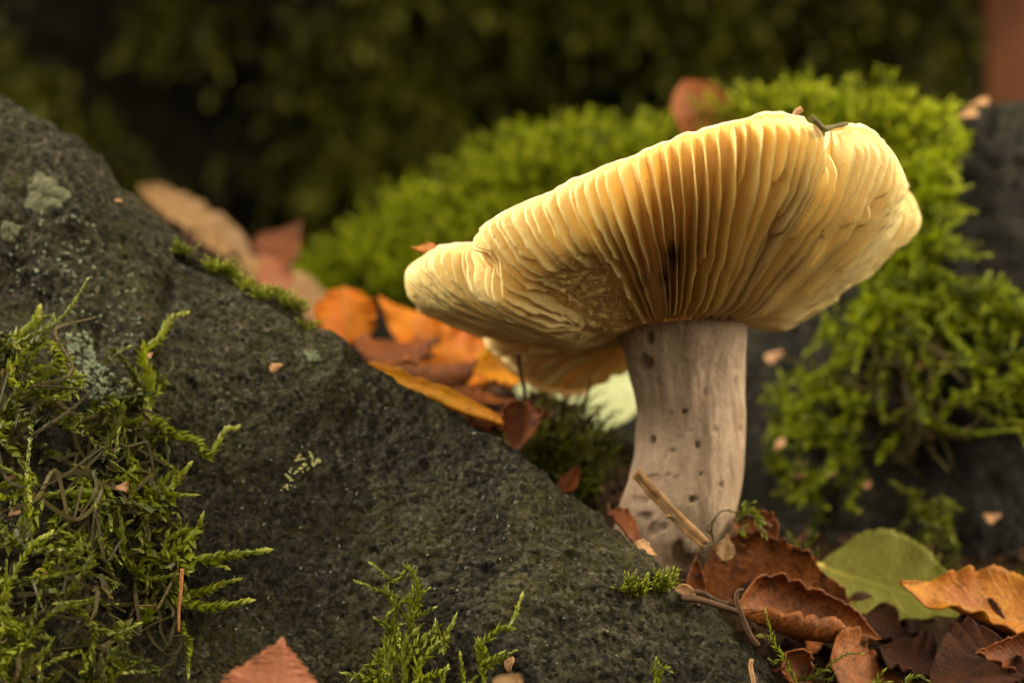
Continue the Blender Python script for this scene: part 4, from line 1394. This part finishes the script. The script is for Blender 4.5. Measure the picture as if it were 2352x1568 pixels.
leaf('blurred rust red leaf standing in the moss above the cap', P(1650, 340, 1.0), P(1572, 186, 1.04), (0.2, -0.95, 0.2), .16, M_rust, 0.3, 0.3, 0.3, 0.1, None, None, .006, 0.012, 36, 'oval', teeth=0.4)
leaf('brown leaf lying in the shade at the left foot of the stem', P(1290, 1130, .04), P(1330, 1075, .08), (0.4, -0.5, 0.7), .04, M_redbrown, 0.4, 0.5, 0.3, 0.1, None, None, .005, 0.012, 37)

# ------------------------------------------------------------------ twigs and stalks
def stick(name, label, cat, pts, r0, r1, mat, wob=0.25, parent=None):
    v, f = tube(pts, r0, r1, 9, wob)
    o = mesh_obj(name, v, f, mat, parent)
    if parent is None:
        tag(o, label, cat)
    return o


root = thing('dry_stalk', 'split dry brown stalk leaning against the lower stem', 'stalk', P(1620, 1250, -.2))
at_origin(stick('stalk_half', '', '', [P(1455, 1088, -.165), P(1500, 1140, -.172), P(1560, 1205, -.18), P(1618, 1256, -.19)], .0054, .0046, M_straw), root)
at_origin(stick('stalk_half', '', '', [P(1464, 1082, -.168), P(1510, 1130, -.176), P(1568, 1190, -.184), P(1626, 1246, -.194)], .0056, .0050, M_straw), root)
at_origin(stick('knot', '', '', [P(1534, 1185, -.18), P(1540, 1184, -.185), P(1546, 1190, -.185)], .004, .003, M_straw), root)
stick('dead_twig', 'dark hooked dead twig standing before the curled brown leaf', 'twig', [P(1742, 1482, -.30), P(1722, 1455, -.30), P(1705, 1415, -.30), P(1692, 1378, -.30), P(1694, 1358, -.30), P(1708, 1354, -.30)], .0042, .0030, M_twig)
stick('dead_twig', 'thin dark twig between the torn scraps and the curled leaf', 'twig', [P(1578, 1362, -.22), P(1610, 1360, -.22), P(1645, 1378, -.22), P(1672, 1385, -.23), P(1680, 1375, -.23)], .005, .003, M_twig)
stick('brown_stalk', 'thin red-brown stalk hanging in the moss tangle', 'stalk', [P(a_, b_, float(hit(bvh_rock, 412, 1380)[0][1]) - 0.07) for a_, b_ in ((418, 1305), (416, 1350), (411, 1400), (410, 1450))], .0030, .0024, mat_plain('red_stalk', (0.25, 0.09, 0.03), (0.36, 0.15, 0.05), 30), 0.1)
stick('grass_stem', 'thin red-brown stem rising in front of the pale leaf', 'stalk', [P(1340, 950, .18), P(1345, 920, .18), P(1354, 890, .19), P(1356, 872, .2)], .003, .0025, M_twig, 0.1)
stick('red_stalk', 'short reddish stalk stub at the bottom edge on the rock', 'stalk', [P(a_, b_, -.36) for a_, b_ in ((1733, 1590), (1730, 1560), (1724, 1530), (1727, 1513))], .0040, .0032, M_seed, 0.2)
stick('dead_twig', 'crooked dark green twig lodged in the notch of the cap rim', 'twig', [P(1862, 268, -.405), P(1878, 283, -.405), P(1893, 296, -.395), P(1915, 291, -.37), P(1945, 284, -.335)], .0058, .003, mat_plain('green_twig', (0.05, 0.045, 0.012), (0.12, 0.10, 0.03), 60), 0.35)
stick('bud_scale', 'tiny orange-brown stub on top of the cap rim', 'bud', [P(1826, 268, -.35), P(1832, 256, -.35), P(1842, 250, -.35)], .006, .0045, M_seed, 0.2)
S_ = Shoots()
for pix, yy in (([(1310, 935), (1280, 920), (1250, 915), (1238, 912)], .14), ([(1330, 945), (1300, 935), (1270, 932), (1240, 922)], .13), ([(1340, 960), (1320, 1000), (1290, 1030)], .12), ([(1345, 990), (1360, 1030), (1350, 1070)], .10)):
    S_.shoot([P(a, b, yy) for a, b in pix], 0.012, 0.005, 0.0022, 0.6, 0.3, 0.0, 0, 0.4)
tag(S_.build('moss_sprig', M_mossdark), 'thin dark moss sprig arching in front of the pale leaf', 'moss')

# moss around the leaves at the bottom right
def sprig(label, paths, leaf_, mat, var=(0.5, 1), palest=0.2):
    S_ = Shoots()
    for pix in paths:
        S_.shoot([P(a, b, c) for a, b, c in pix], leaf_, 0.0036, 0.0018, 0.6, random.uniform(*var), palest, 0.2, 0.38, 0.5)
    tag(S_.build('moss_sprig', mat), label, 'moss')


sprig('slender upright moss sprig in front of the rolled brown leaf', [[(1835, 1580, -.32), (1800, 1510, -.32), (1780, 1480, -.32), (1768, 1440, -.32), (1759, 1405, -.32)],
      [(1775, 1470, -.32), (1762, 1462, -.32), (1750, 1460, -.32)], [(1800, 1510, -.32), (1785, 1520, -.31), (1770, 1515, -.31)]], .018, M_moss, (0.7, 1), 0.15)
sprig('dark green moss sprig curving right below the rolled leaf', [[(1850, 1560, -.3), (1890, 1540, -.3), (1920, 1515, -.3), (1945, 1502, -.3), (1975, 1500, -.3)],
      [(1830, 1570, -.3), (1860, 1535, -.29), (1900, 1540, -.29)], [(1820, 1575, -.3), (1850, 1555, -.3), (1905, 1560, -.3)], [(1890, 1600, -.3), (1900, 1570, -.3), (1915, 1550, -.3)]], .017, M_moss, (0.2, 0.5), 0.05)
sprig('pair of tiny green moss sprigs at the bottom edge far right', [[(2070, 1590, -.34), (2085, 1560, -.34), (2110, 1552, -.34), (2125, 1558, -.34)], [(2000, 1600, -.34), (2015, 1560, -.34), (2030, 1540, -.34)], [(1990, 1590, -.33), (2000, 1570, -.33), (2040, 1565, -.33)]], .018, M_moss, (0.5, 0.9), 0.2)
sprig('green moss sprig growing at the right foot of the stem', [[(1690, 1200, -.12), (1710, 1175, -.12), (1730, 1175, -.12), (1745, 1200, -.12), (1757, 1225, -.12)], [(1700, 1190, -.12), (1705, 1165, -.12), (1725, 1155, -.12)],
      [(1690, 1215, -.12), (1700, 1220, -.12), (1712, 1210, -.12)], [(1720, 1180, -.12), (1735, 1180, -.12), (1750, 1195, -.12)], [(1700, 1185, -.11), (1715, 1170, -.11), (1735, 1190, -.11), (1748, 1222, -.11)]], .022, M_moss, (0.4, 0.8), 0.1)
sprig('faded olive moss thread against the stem above the curled leaf', [[(1640, 1245, -.15), (1635, 1210, -.155), (1655, 1175, -.155), (1685, 1175, -.14), (1700, 1190, -.12)], [(1640, 1230, -.15), (1625, 1215, -.155), (1640, 1190, -.155)]], .010, M_mossold, (0.5, 1), 0.1)
sprig('dull moss tuft in the shadow above the green leaf stalk', [[(1840, 1300, .15), (1830, 1260, .15), (1815, 1230, .14)], [(1845, 1300, .15), (1850, 1260, .15), (1870, 1235, .14)], [(1850, 1300, .15), (1875, 1270, .15), (1890, 1260, .14)], [(1830, 1300, .15), (1800, 1275, .15), (1790, 1250, .14)]], .026, M_mossdark, (0.3, 0.9), 0.1)


# ------------------------------------------------------------------ small seeds and scales
def seed_mesh(size, k):
    r = random.Random(k)
    nr, na = 4, 16
    V = [(0, 0, 0.10)]
    for i in range(1, nr + 1):
        for a in range(na):
            an = 2 * math.pi * a / na
            lob = 1 + 0.22 * math.sin(3 * an + k) + 0.10 * r.uniform(-1, 1)
            rr_ = i / nr * lob
            V.append((rr_ * math.cos(an) * 1.25, rr_ * math.sin(an) * 0.8, 0.10 * (1 - (i / nr) ** 2) + 0.18 * (i / nr) ** 2 * math.sin(an * 2 + k)))
    F = [(0, 1 + a, 1 + (a + 1) % na) for a in range(na)]
    for i in range(nr - 1):
        for a in range(na):
            p, q_ = 1 + i * na + a, 1 + i * na + (a + 1) % na
            F.append((p, p + na, q_ + na, q_))
    return np.array(V) * size, F


def put_seed(label, bvh, px, py, size, k, mat=M_seed, lift=0.004, name='birch_scale', cat='seed scale', rot=None, group='seed scales and bits'):
    p, n = hit(bvh, px, py, lift)
    if p is None:
        return
    V, F = seed_mesh(size * 0.72, k)
    z = Vector(n)
    x = Vector((1, 0, 0.2)) if rot is None else Vector((math.cos(rot), 0, math.sin(rot)))
    x = (x - z * x.dot(z)).normalized()
    y = z.cross(x)
    Mx = Matrix((x, y, z)).transposed()
    V = np.array([tuple(Mx @ Vector(v)) for v in V])
    o = mesh_obj(name, V, F, mat)
    so = o.modifiers.new('thickness', 'SOLIDIFY')
    so.thickness = 0.0025
    o.location = tuple(p)
    tag(o, label, cat, group)


put_seed('three-lobed pale tan seed scale on the middle of the rock face', bvh_rock, 629, 845, .015, 1)
put_seed('small orange scale on the rock crest at upper left', bvh_rock, 272, 464, .0075, 2, rot=-.4)
put_seed('pale peach scale in the moss strip on the rock crest', bvh_rock, 548, 641, .011, 3)
put_seed('orange-brown scale on the rock beside the slanting moss sprig', bvh_rock, 1172, 1523, .014, 4, rot=1.35)
put_seed('round pink seed sitting in the moss tangle', bvh_rock, 260, 1133, .014, 5, lift=.06)
put_seed('orange scale in the climbing moss strand', bvh_rock, 316, 826, .009, 6, lift=.03)
put_seed('orange scale at the left photo edge in the moss', bvh_rock, 8, 875, .017, 7, lift=.03)
put_seed('pink-brown scale at the left photo edge in the tangle', bvh_rock, 55, 1095, .013, 8, lift=.06)
put_seed('reddish scale low in the tangle near the left edge', bvh_rock, 38, 1325, .014, 9, lift=.06)
put_seed('tan scale just right of the low reddish scale', bvh_rock, 78, 1190, .012, 10, lift=.06)
for k, (lab, x, y, s_) in enumerate([('pale pink seed on the dark boulder right of the stem top', 1793, 832, .022), ('pink scale in the middle of the brown moss strands', 2128, 850, .018), ('orange scale on the strands below the middle pink scale', 2126, 990, .020),
                                     ('flat peach scale on the moss clump near the stem', 1847, 1083, .026), ('small orange scale right of the flat peach scale', 1916, 1092, .015), ('rust scale on bare boulder right of the moss clump', 1985, 1122, .014),
                                     ('round pink seed on bare boulder low at the right edge', 2263, 1203, .018), ('pink scale at the boulder edge right of the cap tip', 2155, 405, .020), ('pink scale in the moss just below the cap tip', 2125, 522, .020),
                                     ('rust scale in the moss clump beside the stem', 1820, 1030, .018), ('cream scale on the boulder top at the right', 2228, 292, .026), ('peach scale next to the cream scale on the boulder top', 2255, 268, .022)]):
    put_seed(lab, bvh_boul, x, y, s_, 20 + k, lift=0.035)
# dried leaf bit on the left cap rim
leaf('tiny dried brown leaf bit on the left end of the cap rim', P(1000, 568, -.10), P(944, 566, -.08), (0, -0.8, 0.5), .034, M_ochre, 0.6, 0.6, 0.5, 0.2, None, None, .003, 0.008, 40, teeth=2.0)


# ------------------------------------------------------------------ lichens on the front rock
def lichen_patch(label, px, py, rx, ry, mat, k, hgt=0.006):
    nr, na = 10, 40
    V, ok = [], True
    for i in range(nr + 1):
        for a in range(na):
            an = 2 * math.pi * a / na
            rad = i / nr * (1 + 0.16 * math.sin(3 * an + k) + 0.10 * math.sin(7 * an + 2 * k) + 0.05 * math.sin(13 * an))
            h_ = hgt * (1 - (i / nr) ** 3) * (0.8 + 0.5 * random.random()) - 0.002 * (i / nr)
            p, n = hit(bvh_rock, px + rx * rad * math.cos(an), py + ry * rad * math.sin(an), h_)
            V.append(p)
    if any(v is None for v in V):
        return
    F = []
    for i in range(nr):
        for a in range(na):
            p, q_ = i * na + a, i * na + (a + 1) % na
            F.append((p, q_, q_ + na, p + na))
    o = mesh_obj('lichen', V, F, mat)
    tag(o, label, 'lichen', 'lichens on the front rock')


lichen_patch('large round grey-green lichen disc near the top left of the rock', 104, 445, 52, 48, M_lichen, 1)
lichen_patch('smaller grey lichen patch at the left edge below the round disc', 22, 530, 24, 26, M_lichen, 2)


def lichen_crumbs(label, poly, count, mat, size):
    V, F = [], []
    xs = [p[0] for p in poly]
    ys = [p[1] for p in poly]
    for _ in range(count):
        x, y = random.uniform(min(xs), max(xs)), random.uniform(min(ys), max(ys))
        if not inside(poly, x, y):
            continue
        p, n = hit(bvh_rock, x, y, 0.0)
        if p is None:
            continue
        d = np.cross(n, rng.normal(0, 1, 3))
        d /= np.linalg.norm(d)
        for sg in range(random.randint(1, 3)):
            e = np.cross(n, d)
            sz = size * random.uniform(0.5, 1.3)
            k0 = len(V)
            q = p + d * sz * random.uniform(-0.8, 0.8) + e * sz * random.uniform(-0.8, 0.8)
            V += [q - d * sz, q + e * sz * 0.6 + n * sz * 0.5, q + d * sz * 1.1 + n * sz * random.uniform(0.2, 0.9), q - e * sz * 0.6 + n * sz * 0.5, q + n * sz * 1.0]
            F += [(k0, k0 + 3, k0 + 4), (k0 + 3, k0 + 2, k0 + 4), (k0 + 2, k0 + 1, k0 + 4), (k0 + 1, k0, k0 + 4)]
    o = mesh_obj('lichen', V, F, mat, None, False)
    tag(o, label, 'lichen', kind='stuff')


lichen_crumbs('blue-green lichen crust above the moss tangle', [(150, 770), (200, 760), (230, 840), (300, 880), (280, 960), (170, 880)], 420, M_lichen2, .0055)
lichen_crumbs('yellow-green lichen crumbs on the middle of the rock face', [(640, 1080), (700, 1030), (740, 1060), (690, 1090), (660, 1130), (640, 1130)], 60, mat_plain('crumb_lichen', (0.25, 0.24, 0.08), (0.36, 0.33, 0.15), 60), .0035)
lichen_crumbs('pale lichen flakes scattered over the upper left rock', [(20, 480), (200, 500), (330, 620), (320, 800), (60, 740), (10, 640)], 110, M_lichen2, .0035)
lichen_crumbs('small pale green lichen rosette right of the tan seed scale', [(702, 810), (728, 808), (732, 826), (706, 828)], 40, M_lichen2, .004)
lichen_crumbs('sparse pale lichen specks over the lower rock face', [(560, 760), (1100, 1000), (1500, 1330), (1650, 1568), (500, 1568), (480, 900)], 130, M_lichen2, .0022)


# ------------------------------------------------------------------ loose litter on the ground and the trunk at the back
def litter():
    V, F = [], []
    for _ in range(2600):
        x, y = random.uniform(-1.0, 1.1), random.uniform(-0.6, 1.2)
        z = float(ground_h(np.array(x), np.array(y)))
        c = np.array((x, y, z + random.uniform(0.002, 0.02)))
        a = rng.normal(0, 1, 3)
        a[2] *= 0.4
        a /= np.linalg.norm(a)
        b = np.cross(a, rng.normal(0, 1, 3))
        b /= np.linalg.norm(b)
        n = np.cross(a, b)
        sz = random.uniform(0.008, 0.03)
        k0 = len(V)
        V += [c - a * sz, c + b * sz * 0.6 + n * sz * 0.2, c + a * sz * random.uniform(0.6, 1.2), c - b * sz * 0.5 + n * sz * 0.2, c + n * sz * 0.25]
        F += [(k0, k0 + 1, k0 + 4), (k0 + 1, k0 + 2, k0 + 4), (k0 + 2, k0 + 3, k0 + 4), (k0 + 3, k0, k0 + 4)]
    o = mesh_obj('leaf_litter', V, F, M_crumb, None, False)
    tag(o, 'dark crumbled leaf litter covering the ground around the mushroom', 'litter', kind='stuff')


litter()
root = thing('tree_trunk', 'blurred rust brown tree trunk in the top right corner', 'tree', (2.01, 3.7, -0.1))
nz_, na_ = 60, 64
V = []
for i in range(nz_):
    z = -0.1 + i * 0.10
    r = 0.38 + 0.16 * math.exp(-z * 2.6)
    for a in range(na_):
        an = 2 * math.pi * a / na_
        V.append((2.01 + r * math.cos(an), 3.7 + r * math.sin(an), z))
V = np.array(V)
V[:, :2] += ((V[:, :2] - np.array((2.01, 3.7))) * (0.08 * fbm(V * np.array((1, 1, 0.3)), 4, 3, 81))[:, None])
F = []
for i in range(nz_ - 1):
    for a in range(na_):
        p, q_ = i * na_ + a, i * na_ + (a + 1) % na_
        F.append((p, q_, q_ + na_, p + na_))
at_origin(mesh_obj('trunk', V, F, M_bark), root)
